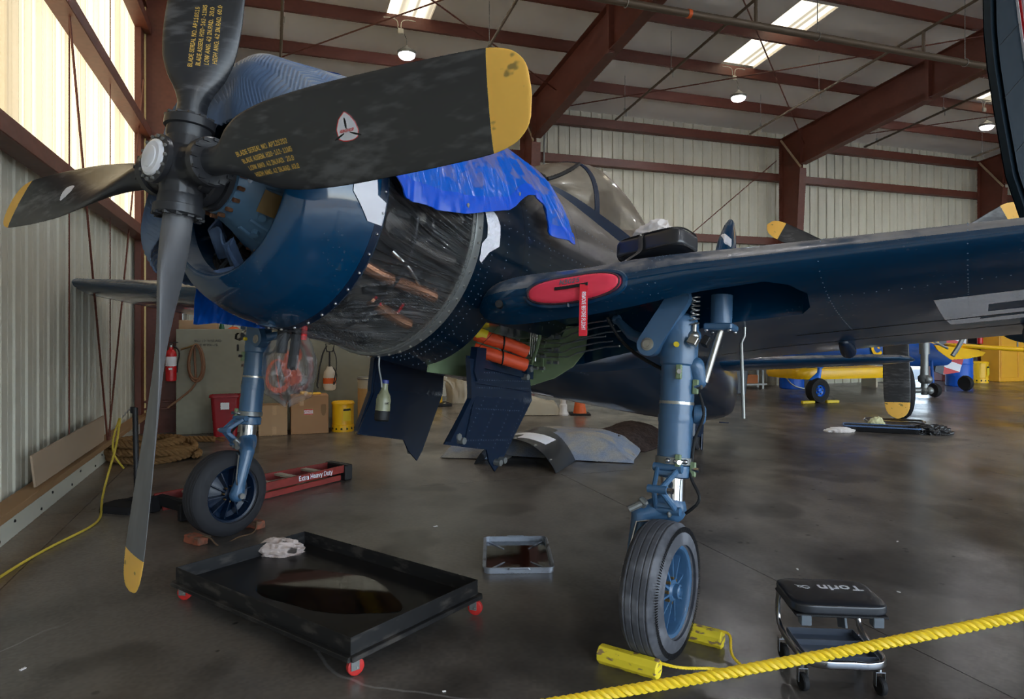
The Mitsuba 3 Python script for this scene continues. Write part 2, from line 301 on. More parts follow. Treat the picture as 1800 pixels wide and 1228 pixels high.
for k in range(5):
    vq = VL + .02 + 7.75 * k
    f = L(key('rigid_frame'), 'rust red steel frame of tapered column and roof beam', kind='structure')
    zk = ROOF0 - .26
    def web(poly): # polygon in (u, z) -> plate of 12 mm at vq
        return prism(poly, .012, np.stack([UU, A([0, 0, 1]), np.cross(UU, A([0, 0, 1]))], 1), VV * (vq - .006))
    def flange(p, q, w=.22, t=.016): return bar(H(p[0], vq, p[1]), H(q[0], vq, q[1]), w, t, (0, 0, 1) if abs(q[0] - p[0]) > .5 else UU)
    c_out, c_in0, c_in1 = U1 - .22, U1 - .62, U1 - 1.02
    kn = zk - .95
    put('column', [web([(c_out, 0), (c_in0, 0), (c_in1, kn), (c_in1, zk + SL * 1.0), (c_out, zk)]), flange((c_out, 0), (c_out, zk)), bar(H(c_in0, vq, 0), H(c_in1, vq, kn), .22, .016, UU)], 'm_steel', f, smooth=False)
    ue = 1.0 if k else 1.0
    d0, d1 = .95, .62
    rz = lambda uq: zk + SL * (U1 - .22 - uq)
    put('rafter', [web([(c_in1, rz(c_in1) - d0), (ue, rz(ue) - d1), (ue, rz(ue)), (c_in1, rz(c_in1))]), bar(H(c_out, vq, rz(c_out)), H(ue, vq, rz(ue)), .22, .016), bar(H(c_in1, vq, rz(c_in1) - d0), H(ue, vq, rz(ue) - d1), .22, .016),
                   web([(1.0, rz(ue) - d1), (U0, rz(ue) - d0 - SL * 9), (U0, rz(ue) - SL * 9.9), (1.0, rz(ue))])], 'm_steel', f, smooth=False)
    put('stiffener', [bar(H(c_in1, vq - .06, rz(c_in1) - d0), H(c_in1, vq - .06, rz(c_in1)), .11, .012, UU), bar(H(11.2, vq - .06, rz(11.2) - d0 + .05), H(11.2, vq - .06, rz(11.2)), .11, .1, UU)], 'm_steel', f, smooth=False)
    put('haunch_plate', [bar(H(c_out - .02, vq - .07, zk - .02), H(c_in1 + .0, vq - .07, kn + .02), .012, .06, UU)], 'm_plate', f, smooth=False)
# sprinkler pipes under the roof
PU = 9.45
mp = L(key('sprinkler_system'), 'grey brown sprinkler main pipe with thin branch pipes hung below the roof', 'pipe')
zm = lambda uq, off=-1.36: roofz(uq) + off
put('main_pipe', cyl(H(PU, 2.0, zm(PU)), H(PU, 30, zm(PU)), .062, 14), 'm_pipe', mp)
for vq in (5.9, 14.1): put('clamp', cyl(H(PU, vq + .4, zm(PU)), H(PU, vq + .46, zm(PU)), .072, 14), 'm_orange', mp, label='orange pipe clamp')
for vq in (5.2, 8.9, 12.4): put('hanger', [tube([H(PU, vq, zm(PU) + .07), H(PU, vq, roofz(PU))], .008, 6), tube([H(PU, vq, zm(PU)) + .075 * (math.cos(a) * UU + math.sin(a) * A([0, 0, 1])) for a in np.linspace(0, 2 * PI, 17)], .007, 6)], 'm_galv', mp)
for i, (vq, ua, ub) in enumerate(((.22, 8.5, 15.2), (3.8, 8.5, 14.2), (7.62, 8.2, 14.35), (11.35, 8.2, 14.3), (15.05, 8.2, 14.3), (18.9, 8.2, 14.2))):
    b = put('branch_pipe', tube([H(ua, vq, zm(ua, -.92)), H(ub, vq, zm(ub, -.92))], .026, 10), 'm_pipe', mp)
    if i: put('riser', cyl(H(PU, vq, zm(PU)), H(PU, vq, zm(PU, -.92)), .03, 10), 'm_pipe', b)
    for uq in (12.0, 13.9): put('hanger', [tube([H(uq, vq, zm(uq, -.92)), H(uq, vq, roofz(uq) - .1)], .006, 6), sphere(H(uq, vq, zm(uq, -.86)), .03, 1)], 'm_galv', b)
    put('sprinkler_head', [cyl(H(uq, vq + .04, zm(uq, -1.02)), H(uq, vq + .04, zm(uq, -.92)), .012, 6) for uq in (12.0, 13.9)], 'm_galv', b, kind='stuff')
# roof bracing rods
for a, b in ((H(15.4, -1.4, 6.5), H(8.0, 5.9, 7.5)), (H(8.6, -1.0, 7.4), H(13.6, 5.8, 6.7)), (H(14.8, 13.5, 6.55), H(8.4, 6.0, 7.4)), (H(14.6, 6.0, 6.6), H(9.2, 13.5, 7.3)), (H(14.6, 13.8, 6.6), H(9.2, 21.3, 7.3))):
    put('brace_rod', tube([a, b], .014, 6), 'm_steel', 'ceiling')
for a, b in ((H(15.5, 13.5, 6.2), H(15.85, 6.1, .5)), (H(15.9, 5.0, 5.5), H(15.85, 13.2, 8 - 7.4))):
    pass
one('wall_brace_rod', tube([H(15.75, 13.4, 6.3), H(15.75, 6.1, .6)], .013, 6), 'm_steel', 'rust red bracing rod slanting across the back wall', 'rod')
cd = L(key('conduit'), 'grey electrical conduit running down the roof beside the second beam', 'conduit')
put('pipe', tube(spline([H(8.6, 6.45, zm(8.6, -.3)), H(12, 6.42, zm(12, -.3)), H(15.2, 6.4, zm(15.2, -.3)), H(15.62, 6.4, 6.85), H(15.72, 6.4, 6.5), H(15.74, 6.4, 4.2)], 60), .024, 8), 'm_galv', cd)
# lamps: back row in view, nearer rows added out of view as fill
for i, (uq, vq) in enumerate(((12.85, 2.45), (12.8, 9.85), (12.6, 17.3), (4.6, 2.45), (4.6, 9.85), (4.6, 17.3), (-3.5, 2.45), (-3.5, 9.85), (-3.5, 17.3))):
    lp = thing('high_bay_lamp', ['added unseen ceiling lamp high above the propeller hub', 'added unseen ceiling lamp high above the near wing', 'added unseen ceiling lamp high above the rolling seat', 'added unseen ceiling lamp at the left end of the doorway row', 'added unseen ceiling lamp in the middle of the doorway row', 'added unseen ceiling lamp at the right end of the doorway row'][i - 3] if i > 2 else ['round glowing ceiling lamp above the raised propeller blade', 'round glowing ceiling lamp below the long skylight', 'round glowing ceiling lamp at far right beside the folded wing tip'][i], 'lamp', 'ceiling lamps')
    z = roofz(uq) - .83
    put('lens', lathe([(.002, -.085), (.06, -.08), (.11, -.062), (.145, -.03), (.155, 0), (.002, .0)], H(uq, vq, z - .012), (0, 0, 1), 28), 'm_glowpane', lp, emitter=glow('l', LAMP_GLOW))
    put('housing', lathe([(.155, -.01), (.175, .0), (.175, .05), (.11, .10), (.05, .13), (.03, .16)], H(uq, vq, z), (0, 0, 1), 28), 'm_galv', lp)
    put('hook', tube([H(uq, vq, z + .16), H(uq, vq, z + .2), H(uq + .03, vq, z + .24), H(uq, vq, z + .28), H(uq - .03, vq, z + .24), H(uq, vq, z + .21)], .006, 6), 'm_galv', lp)
    put('junction_box', boxm((.11, .05, .1), H(uq - .02, vq - .12, roofz(uq) - .42), HR, .01), 'm_white_metal', lp)
    put('conduit', [tube(spline([H(uq - .02, vq - .14 + s * .03, roofz(uq) - .36), H(uq - .02, vq - .14 + s * .04, roofz(uq) - .25), H(uq - .02, vq - .14 + s * .3, roofz(uq) - .2)], 12), .009, 6) for s in (-1, 1)], 'm_white_metal', lp)
    rod('cord', H(uq, vq - .05, roofz(uq) - .45), H(uq, vq, z + .28), .004, 'm_black', lp)
# ---------------------------------------------------------------- the aeroplane: local frame x = aft, y = its left, z = up, origin at the propeller hub
HUB = A([-1.53265, 3.23419, 2.35316])
FWD, LFT, UPP = A([-0.55094307, -0.82452257, 0.12893507]), A([0.83146276, -0.55558048, 0.]), A([0.07163381, 0.10720471, 0.99165304])
AM = np.stack([-FWD, LFT, UPP], 1)
def W(p): return HUB + np.asarray(p, float) @ AM.T
def amove(mesh):
    m = move(mesh, AM, HUB); m.faces = m.faces[:, ::-1]; return m      # the local frame is left handed
def ap(name, mesh, bsdf, parent, smooth=30, **k):
    if isinstance(mesh, (list, tuple)): mesh = cat(*mesh)
    return put(name, amove(mesh), bsdf, parent, smooth, **k)
FL = [float(x) for x in -FWD]; LF = [float(x) for x in LFT]; UP_ = [float(x) for x in UPP]; HB = [float(x) for x in HUB]
def loc3(p):
    q = [p[i] - HB[i] for i in range(3)]
    return [q[0] * a[0] + q[1] * a[1] + q[2] * a[2] for a in (FL, LF, UP_)]
def dust(p, n):
    a = fbm(p[0] * 5, p[1] * 5, p[2] * 5, 4); b = fbm(p[0] * 22, p[1] * 9, p[2] * 14, 3)
    return smoothstep(.25, .85, n[2]) * (.25 + .75 * smoothstep(.36, .66, .6 * a + .4 * b))
def c_navy(p, n, uv):
    d = dust(p, n); sp = smoothstep(.80, .86, noise(p[0] * 70, p[1] * 70, p[2] * 70)) * smoothstep(.5, .7, noise(p[0] * 6, p[1] * 6, p[2] * 6))
    return mix(mix(srgb(5, 52, 82), srgb(132, 128, 124), .72 * d), mi.Color3f(.25, .25, .26), .12 * sp)
def r_navy(p, n, uv): return .09 + .42 * dust(p, n)
def c_fus(p, n, uv):
    s_, l_, z_ = loc3(p); d = smoothstep(-.2, .8, n[2]) * smoothstep(1.6, 2.2, s_)
    a = fbm(p[0] * 4, p[1] * 4, p[2] * 4, 4)
    return mix(srgb(3, 22, 36), srgb(108, 98, 88), d * (.55 + .35 * a))  # brown on upward faces: dust plus reflected surroundings put into the colour
def r_fus(p, n, uv): return .12 + .34 * smoothstep(-.1, .8, n[2])
def c_blade(p, n, uv):
    a = fbm(p[0] * 3, p[1] * 3, p[2] * 9, 4); b = fbm(p[0] * 14, p[1] * 14, p[2] * 40, 3)
    return mix(srgb(38, 40, 44), srgb(82, 83, 86), smoothstep(.48, .75, .6 * a + .4 * b))
def c_tipy(p, n, uv): return mix(srgb(242, 188, 84), srgb(120, 104, 60), .8 * smoothstep(.68, .78, fbm(p[0] * 16, p[1] * 16, p[2] * 22, 3)))
scene['m_navy'] = {'type': 'twosided', 'bsdf': {'type': 'principled', 'base_color': proc(c_navy), 'roughness': proc(r_navy), 'specular': .75}}
scene['m_fus'] = {'type': 'twosided', 'bsdf': {'type': 'principled', 'base_color': proc(c_fus), 'roughness': proc(r_fus), 'specular': .7}}
mat('m_blade', proc(c_blade), .36, spec=.7); mat('m_bladelit', proc(lambda p, n, uv: mix(srgb(112, 112, 114), srgb(84, 85, 88), fbm(p[0] * 9, p[1] * 9, p[2] * 4, 4))), .5); mat('m_tip', proc(c_tipy), .45)  # lit copy of the blade grey: light off floor and wall put into it
mat('m_hub', srgb(44, 45, 48), .36, spec=.5); mat('m_cap', srgb(225, 226, 230), .25); mat('m_stencil', srgb(206, 166, 84), .6)
mat('m_gearblue', srgb(62, 96, 128), .32, spec=.6, coat=.4); mat('m_gearcase', srgb(78, 108, 132), .4); mat('m_brass', srgb(128, 104, 66), .4, .6)
mat('m_chrome', srgb(205, 206, 208), .12, 1.0); mat('m_steelbolt', srgb(180, 178, 172), .3, .9); mat('m_copper', srgb(170, 120, 90), .35, .8)
mat('m_zinc', srgb(132, 134, 132), .38, .55); mat('m_white', srgb(222, 222, 228), .35); mat('m_engine', srgb(66, 62, 58), .5, .3); mat('m_dark', srgb(14, 15, 17), .6)
mat('m_green', srgb(122, 140, 106), .5); mat('m_tubes', srgb(190, 190, 186), .25, .9); mat('m_hose', srgb(214, 78, 40), .5); mat('m_yel', srgb(226, 196, 40), .5)
mat('m_tyre', srgb(62, 62, 66), .7, spec=.3); mat('m_rubber', srgb(30, 30, 32), .7, spec=.3); mat('m_navyflat', srgb(5, 26, 48), .35, spec=.6); mat('m_rivet', srgb(120, 138, 156), .3, .5)
mat('m_red', srgb(196, 30, 34), .5)
AP = thing('fighter_airplane', 'dark blue single engined propeller fighter plane standing on its main wheels', 'airplane')

# propeller: four square tipped blades on a barrel hub
hub = L(key(AP + '__propeller_hub'), 'dark grey four socket hub with white cap')
def bl(t): return -A([0, 0, 1.]) * math.cos(t) + A([0, 1., 0]) * math.sin(t)
def mot(t): d = bl(t); return A([0, -d[2], d[1]])              # direction of rotation: left -> up, up -> right
ROLL = -.0058
barrel = [[(A([.02, 0, 0]), .128), (A([-.035, 0, 0]), .118)]]
for k in range(4): d = bl(ROLL + k * PI / 2); barrel.append([(d * .06, .10), (d * .15, .094)])
hubm = rsolid(barrel, .022, 8)
ap('barrel', hubm, 'm_hub', hub, smooth=40)
for k in range(4):
    d = bl(ROLL + k * PI / 2)
    ap('socket_ring', lathe([(.093, .13), (.098, .15), (.098, .185), (.112, .19), (.112, .228), (.104, .234), (.08, .236), (.07, .232)], (0, 0, 0), d, 40), 'm_hub', hub)
    ap('ring_bolts', [boxm((.03, .014, .012), d * .236 + .098 * (math.cos(a) * A([1, 0, 0]) + math.sin(a) * np.cross(d, [1, 0, 0])), frame(d)) for a in np.arange(12) * PI / 6], 'm_hub', hub, kind='stuff')
ap('front_flange', lathe([(.06, .04), (.112, .075), (.112, .098), (.1, .104), (.085, .104)], (-.045, 0, 0), (-1, 0, 0), 40), 'm_hub', hub)
ap('front_bolts', [cyl((-.146, .1 * math.cos(a), .1 * math.sin(a)), (-.158, .1 * math.cos(a), .1 * math.sin(a)), .0075, 6) for a in np.arange(14) * 2 * PI / 14], 'm_zinc', hub, kind='stuff')
ap('cap', lathe([(.086, .10), (.084, .112), (.072, .12), (.05, .121), (.047, .125), (.02, .129), (.001, .13)], (-.045, 0, 0), (-1, 0, 0), 40), 'm_cap', hub, label='white cap')
ap('regulator', lathe([(.1, .07), (.15, .075), (.158, .085), (.158, .115), (.145, .12), (.145, .135), (.165, .138), (.165, .165), (.12, .17)], (0, 0, 0), (1, 0, 0), 44), 'm_hub', hub)
ap('regulator_bolts', [cyl((.07, .147 * math.cos(a), .147 * math.sin(a)), (.088, .147 * math.cos(a), .147 * math.sin(a)), .008, 6) for a in np.arange(20) * 2 * PI / 20], 'm_hub', hub, kind='stuff')
ap('pump_cap', lathe([(.038, 0), (.038, .045), (.03, .052), (.001, .054)], (.07, .09, -.075), (-1, 0, 0), 24), 'm_hub', hub)
from scipy.interpolate import PchipInterpolator as PCH
BR = [.20, .30, .36, .44, .56, .75, 1.0, 1.3, 1.6, 1.758, 1.84, 1.885, 1.910, 1.918]
BC = PCH(BR, [.132, .132, .165, .255, .335, .375, .385, .375, .355, .335, .295, .235, .15, .03]); BT = PCH(BR, [.132, .132, .125, .10, .075, .055, .042, .03, .023, .019, .016, .013, .01, .004])
BB = PCH([.2, .3, .45, .7, 1.07, 1.5, 1.918], np.radians([56, 54, 47, 36, 25, 18.5, 14.5]))
def blade_axes(t, r):
    d, m, b = bl(t), mot(t), BB(r)[..., None]; f = A([-1., 0, 0])
    return d, np.cos(b) * m + np.sin(b) * f, np.cos(b) * f - np.sin(b) * m
def blade_mesh(t, r0, r1, n):
    r = np.linspace(r0, r1, n); d, c, nn = blade_axes(t, r); th = np.arange(36) * 2 * PI / 36; rings = []
    for i in range(n): rings.append(d * r[i] + (BC(r[i]) / 2 * np.cos(th))[:, None] * c[i] + (BT(r[i]) / 2 * np.sin(th) * np.abs(np.sin(th)) ** .15)[:, None] * nn[i])
    return loft(rings)
def on_blade(t, m, r0, q0, side=1, lift=.0012):
    """lay a flat mesh (x outwards along the blade, y towards its leading edge) on the blade"""
    m = m.copy(); v = m.vertices; r = r0 + v[:, 0]; y = q0 + v[:, 1]; d, c, nn = blade_axes(t, r); h = BC(r) / 2
    z = BT(r) / 2 * np.sqrt(np.maximum(1 - (y / h) ** 2, 0)) + lift + v[:, 2]
    m.vertices = r[:, None] * d + y[:, None] * c + side * z[:, None] * nn; return m
def flat(poly, t=.0006): return prism(poly, t)
def densify(m, e=.02): v, f = trimesh.remesh.subdivide_to_size(m.vertices, m.faces, e); return tm(v, f)
SER = [None, 'AP125202', 'AP110515', None]
for k in range(4):
    t = ROLL + k * PI / 2
    b = ap('propeller_blade', blade_mesh(t, .2, 1.758, 60), 'm_blade' if k else 'm_bladelit', AP, smooth=40, label=['blade pointing at the floor with worn grey face', 'raised blade reaching to the right with stencils and round cornered emblem', 'blade pointing up out of the picture', 'blade reaching left past the bright panels'][k])
    ap('tip', blade_mesh(t, 1.758, 1.918, 22), 'm_tip', b, smooth=40, label='yellow painted tip')
    if SER[k]:
        rows = ['BLADE SERIAL NO. ' + SER[k], 'BLADE ASSEM. H20-162-11M5', 'LOW ANG. 42 IN.RAD.  20.0', 'HIGH ANG. 42 IN.RAD. 60.0']
        for i, row in enumerate(rows):
            ap('stencil_lettering', on_blade(t, densify(text(row, .020, (0, 0, 0), (1, 0, 0), (0, 1, 0), .0004, True, .31 if i < 2 else .29), .03), .47 + .012 * i, .012 - .035 * i), 'm_stencil', b)
    if k in (1, 3):
        sh = affinity.scale(Polygon([(0.004, .072), (-.02, .045), (-.036, .0), (-.034, -.045), (-.02, -.056), (0, -.06), (.02, -.058), (.036, -.05), (.043, -.02), (.035, .02), (.02, .052)]).buffer(.004).buffer(.002), 1.25, .75, origin=(0, 0))
        e = ap('emblem', on_blade(t, densify(flat(sh), .012), 1.11, .015, lift=.001), 'm_white', b, label='white shield shaped maker badge')
        if k == 1:
            lay = lambda g, dz: on_blade(t, densify(flat(g), .012), 1.11, .015, lift=.0018 + dz)
            ap('badge_rim', lay(sh.difference(sh.buffer(-.003)), 0), 'm_red', b)
            bls = [affinity.rotate(affinity.scale(Point(0, .028).buffer(1), .0042, .027), a, origin=(0, -.012)) for a in (0, 118, 242)]; bls = [affinity.scale(q, 1.2, .75, origin=(0, 0)) for q in bls]
            ap('badge_propeller', lay(affinity.translate(bls[0].union(bls[1]).union(bls[2]), 0, -.004), .0003), 'm_dark', b)
            ap('badge_lettering', on_blade(t, densify(text('AEROPROP', .0105, (0, 0, 0), (1, 0, 0), (0, 1, 0), .0004, True, .076), .02), 1.11 - .037, .0, lift=.0026), 'm_red', b)

# reduction gearbox behind the hub
gb = ap('gearbox', lathe([(.13, .165), (.165, .18), (.17, .21), (.19, .26), (.235, .36), (.285, .44), (.30, .47), (.30, .49), (.27, .50)], (0, 0, 0), (1, 0, 0), 48), 'm_gearcase', AP, label='blue grey gear case')
ap('case_bolts', [cyl((x - .012, r * math.cos(a), r * math.sin(a)), (x + .02, r * math.cos(a), r * math.sin(a)), .011, 6) for r, x, n in ((.29, .458, 26), (.178, .19, 18)) for a in np.arange(n) * 2 * PI / n], 'm_copper', gb, kind='stuff')
def on_cone(a, x0): r = .19 + (x0 - .26) * .45; return A([x0, r * math.sin(a), r * math.cos(a)])
for a in (1.75, 2.15, 2.6, 3.0, 1.3): p0 = on_cone(a, .30); ap('case_rib', cyl(p0, on_cone(a, .43), .012, 8), 'm_gearcase', gb)
for a, q in ((2.35, .33), (1.95, .40), (2.8, .36)): p0 = on_cone(a, q); nq = norm([-.4, math.sin(a), math.cos(a)]); ap('case_boss', cyl(p0 - nq * .02, p0 + nq * .028, .02, 12), 'm_gearcase', gb)
p0 = on_cone(2.02, .345); nq = norm([-.45, math.sin(2.02), math.cos(2.02)])
dp = ap('data_plate', boxm((.115, .115, .008), p0 + nq * .014, frame(nq, [0.1, .3, 1])), 'm_brass', gb, label='blank brass plate')
Rq = frame(nq, [0.1, .3, 1])

# nose cowling
CP = PCH([.215, .235, .27, .33, .41, .50, .58, .66, .70], [.478, .518, .556, .597, .633, .657, .669, .677, .678])
prof = [(.452, .33), (.448, .28), (.452, .24), (.463, .221), (.478, .215)] + [(float(CP(s)), s) for s in np.linspace(.222, .66, 26)] + [(.664, .66), (.63, .60), (.60, .45), (.50, .34)]
cw = ap('cowling', lathe(prof, (0, 0, 0), (1, 0, 0), 128, caps=False), 'm_navy', AP, smooth=50, label='glossy dark blue nose ring cowling')
ap('fasteners', [sphere((.638, .678 * math.sin(a), .678 * math.cos(a)), .0085, 1) for a in np.radians(np.arange(0, 360, 9))], 'm_chrome', cw, kind='stuff')
ap('cowl_strip', lathe([(.670, .655), (.6782, .655), (.6745, .61), (.668, .61)], (0, 0, 0), (1, 0, 0), 128, caps=False), 'm_navyflat', cw)
def wrap(poly, prof, lift, th=.0015, e=.02):
    """a polygon in (station, angle) laid on a body of revolution of radius prof(station)"""
    m = densify(flat(Polygon(poly), .0001), e); v = m.vertices; r = prof(v[:, 0]) + lift + np.where(v[:, 2] > .00005, th, 0)
    m.vertices = np.stack([v[:, 0], r * np.sin(v[:, 1]), r * np.cos(v[:, 1])], 1); return m
NB = 'm_white'
ap('number_marking', wrap([(0.452, 1.506), (0.579, 1.502), (0.591, 1.616), (0.648, 1.65), (0.65, 1.819), (0.562, 1.817), (0.456, 1.641)], CP, .0035, e=.012), NB, cw, label='white angular marking on the cowling')

# fuselage
FS = [1.30, 1.8, 2.3, 2.8, 3.3, 4.0, 5.0, 6.2, 7.4, 8.3, 8.85]
FA = PCH(FS, [.750, .745, .72, .69, .65, .60, .53, .45, .36, .26, .10]); FT = PCH(FS, [.750, .76, .78, .80, .78, .76, .70, .50, .22, .0, -.25]); FB = PCH(FS, [-.75, -.80, -.84, -.87, -.89, -.925, -.975, -1.02, -1.03, -.98, -.90])
def fus(s, th, lift=0.0):
    """th from the top over the left side"""
    zc, h, a = (FT(s) + FB(s)) / 2, (FT(s) - FB(s)) / 2, FA(s); c, n = np.cos(th), np.sin(th); e = 1.0
    return np.stack([s + 0 * th, (a + lift) * np.sign(n) * np.abs(n) ** e, zc + (h + lift) * c], -1)
th = np.linspace(0, 2 * PI, 97)[:-1]
fm = loft([fus(np.full(96, s), th) for s in np.concatenate([np.linspace(1.345, 3, 34), np.linspace(3.1, 8.85, 50)])])
def man(m): m = m.copy(); m.merge_vertices(); return m3.Manifold(m3.Mesh(np.asarray(m.vertices, np.float32), np.asarray(m.faces, np.uint32)))
def unman(q): r = q.to_mesh(); return tm(r.vert_properties[:, :3], r.tri_verts)
WELL = Polygon([(1.68, .12), (2.45, .12), (2.62, .25), (2.66, .5), (2.6, .8), (2.4, 1.2), (1.68, 1.2)])
well_cut = man(prism(WELL, .72, None, (0, 0, -1.22)))
fq = man(fm)
if fq.volume() < 0: fm.faces = fm.faces[:, ::-1]; fq = man(fm)
fu = ap('fuselage', unman(fq - well_cut - man(prism([(a, -b) for a, b in WELL.exterior.coords], .72, None, (0, 0, -1.22)))), 'm_fus', AP, smooth=35, label='dusty dark blue fuselage tapering to the tail')
ap('number_marking', cat(*[(lambda m: (m.__setattr__('vertices', fus(m.vertices[:, 0], m.vertices[:, 1], .004)), m)[1])(densify(flat(Polygon([(1.363, 1.441), (1.454, 1.403), (1.492, 1.435), (1.52, 1.495), (1.524, 1.653), (1.437, 1.73), (1.387, 1.829), (1.365, 1.813), (1.355, 1.69), (1.395, 1.627), (1.391, 1.539)]), .0001), .02))]), NB, fu, label='white angular marking behind the engine')
rv = []
for s in (1.40, 1.47, 1.62, 1.86, 2.15): rv += [fus(A([s]), A([a]), .001)[0] for a in np.radians(np.arange(45, 175, 2.6 if s < 1.5 else 3.6))]
for a in np.radians((62, 84, 118, 140)): rv += [fus(A([s]), A([a]), .001)[0] for s in np.arange(1.5, 3.4, .07)]
def rivets(pts, r=.0045):
    o = A([[1, 0, 0], [-1, 0, 0], [0, 1, 0], [0, -1, 0], [0, 0, 1], [0, 0, -1]]) * r; f = A([[0, 2, 4], [2, 1, 4], [1, 3, 4], [3, 0, 4], [2, 0, 5], [1, 2, 5], [3, 1, 5], [0, 3, 5]])
    p = A(pts); return tm((p[:, None] + o).reshape(-1, 3), (f[None] + 6 * np.arange(len(p))[:, None, None]).reshape(-1, 3))
inwell = lambda p: p[2] < -.5 and WELL.contains(Point(p[0], p[1]))
ap('rivets', rivets([p for p in rv if not inwell(p)]), 'm_rivet', fu, kind='stuff')
def band(s0, s1, lift, a0=0, a1=2 * PI, n=96): return grid(lambda u, v: fus(s0 + (s1 - s0) * u, a0 + (a1 - a0) * v, lift), 3, n)
for s, a0, a1 in ((1.80, .9, 2.6), (2.62, .75, 1.35)): ap('seam', band(s, s + .006, .0008, a0, a1), 'm_dark', fu)
fr = ap('firewall_ring', lathe([(.700, 1.285), (.752, 1.285), (.756, 1.30), (.756, 1.345), (.70, 1.35)], (0, 0, 0), (1, 0, 0), 128, caps=False), 'm_zinc', AP, label='grey metal ring round the engine bay')
ap('ring_lip', lathe([(.735, 1.262), (.745, 1.262), (.745, 1.288), (.735, 1.288)], (0, 0, 0), (1, 0, 0), 128, caps=False), 'm_galv', fr)
ap('ring_bolts', [cyl((1.318, .754 * math.sin(a), .754 * math.cos(a)), (1.318, .764 * math.sin(a), .764 * math.cos(a)), .008, 6) for a in np.radians(np.arange(0, 360, 6.5))], 'm_steelbolt', fr, kind='stuff')
ap('firewall', lathe([(.02, 1.33), (.74, 1.33)], (0, 0, 0), (1, 0, 0), 64, caps=False), 'm_zinc', AP)

# engine seen through the plastic sheet
en = L(key(AP + '__engine'), 'grimy two row radial engine')
ap('crankcase', lathe([(.28, .50), (.30, .55), (.30, .95), (.40, 1.0), (.44, 1.05), (.44, 1.16), (.30, 1.2), (.28, 1.33)], (0, 0, 0), (1, 0, 0), 48), 'm_engine', en)
for row, x in enumerate((.62, .82)):
    for k in range(9):
        a = (k + .5 * row) * 2 * PI / 9; d = A([0, math.sin(a), math.cos(a)]); pr = []
        for q in np.linspace(.32, .60, 12): pr += [(.072, q), (.088, q + .004), (.088, q + .013), (.072, q + .018)]
        cy = ap('cylinder', lathe(pr + [(.06, .63), (.02, .645)], (x, 0, 0), d, 20), 'm_engine', en)
        t = np.cross(d, [1, 0, 0])
        ap('rocker_box', [boxm((.10, .05, .05), A([x, 0, 0]) + d * .625 + t * s * .05, frame(d, [1, 0, 0]), .012) for s in (-1, 1)], 'm_dark', en)
        ap('pushrod', [cyl(A([x - .10, 0, 0]) + d * .30 + t * s * .05, A([x - .06, 0, 0]) + d * .62 + t * s * .05, .011, 8) for s in (-1, 1)], 'm_steelbolt', en)
        ap('exhaust_pipe', tube(spline([A([x + .08, 0, 0]) + d * .55 + t * .05, A([x + .2, 0, 0]) + d * .60 + t * .07, A([1.1, 0, 0]) + d * .62 + t * .09, A([1.25, 0, 0]) + d * .66 + t * .1], 14), .033, 10), 'm_copper' if k % 3 == 0 else 'm_engine', en)
        ap('intake_pipe', tube(spline([A([x + .09, 0, 0]) + d * .5 - t * .05, A([x + .2, 0, 0]) + d * .45 - t * .05, A([1.08, 0, 0]) + d * .43 - t * .02], 10), .028, 10), 'm_dark', en)
for r_, x in ((.50, .99), (.58, 1.12), (.64, .93)): ap('harness', tube([(x + .01 * math.sin(7 * a), r_ * math.sin(a), r_ * math.cos(a)) for a in np.linspace(0, 2 * PI, 61)[:-1]], .014, 8, True), 'm_black', en)
for i in range(26):
    a = i * 2.399; r_ = .5 + .13 * ((i * .618) % 1); x = .9 + .3 * ((i * .382) % 1)
    c = A([x, r_ * math.sin(a), r_ * math.cos(a)]); 
    ap('accessory', boxm((.05 + .05 * (i % 3) / 2, .09, .06), c, frame([0, math.sin(a), math.cos(a)]), .01) if i % 2 else cyl(c, c + A([.1, .02, .02]), .03, 12), ('m_zinc', 'm_engine', 'm_dark', 'm_steelbolt')[i % 4], en)
for i in range(14):
    a = i * 2 * PI / 14 + .2; p = [A([.9, .55 * math.sin(a), .55 * math.cos(a)]), A([1.02, .62 * math.sin(a + .1), .62 * math.cos(a + .1)]), A([1.2, .6 * math.sin(a + .25), .6 * math.cos(a + .25)]), A([1.3, .5 * math.sin(a + .2), .5 * math.cos(a + .2)])]
    ap('hose', tube(spline(p, 16), .010, 7), 'm_red' if i == 5 else 'm_black' if i % 2 else 'm_steelbolt', en)
for i in range(5): ap('support_tube', cyl((1.15, .42 * math.sin(i * 1.25 + .5), .42 * math.cos(i * 1.25 + .5)), (1.33, .70 * math.sin(i * 1.25 + .8), .70 * math.cos(i * 1.25 + .8)), .018, 10), 'm_dark', en)

# canopy
CS = [2.72, 2.95, 3.2, 3.5, 3.8, 4.2, 4.7, 5.2, 5.7, 6.0]
CW = PCH(CS, [.24, .31, .355, .385, .395, .39, .355, .29, .17, .05]); CT = PCH(CS, [.82, .98, 1.10, 1.205, 1.265, 1.225, 1.09, .90, .68, .58]); CB = PCH(CS, [.74, .72, .69, .655, .63, .60, .565, .54, .52, .50])
def can(s, a, lift=0.0): return np.stack([s + 0 * a, (CW(s) + lift) * np.sign(np.sin(a)) * np.abs(np.sin(a)) ** .8, CB(s) + (CT(s) - CB(s) + lift) * np.abs(np.cos(a)) ** .85], -1)
def c_cano(p, n, uv): return mix(srgb(124, 112, 98), srgb(152, 140, 124), fbm(p[0] * 9, p[1] * 9, p[2] * 9, 3))  # brown grey film: dust together with reflections put into the colour
scene['m_canopy'] = {'type': 'blendbsdf', 'weight': .42, 'a': {'type': 'thindielectric'}, 'b': {'type': 'twosided', 'bsdf': {'type': 'principled', 'base_color': proc(c_cano), 'roughness': .2, 'specular': .7}}}
cn = L(key(AP + '__canopy'), 'dusty bubble canopy with reflections in its brown film and dark bow frame')
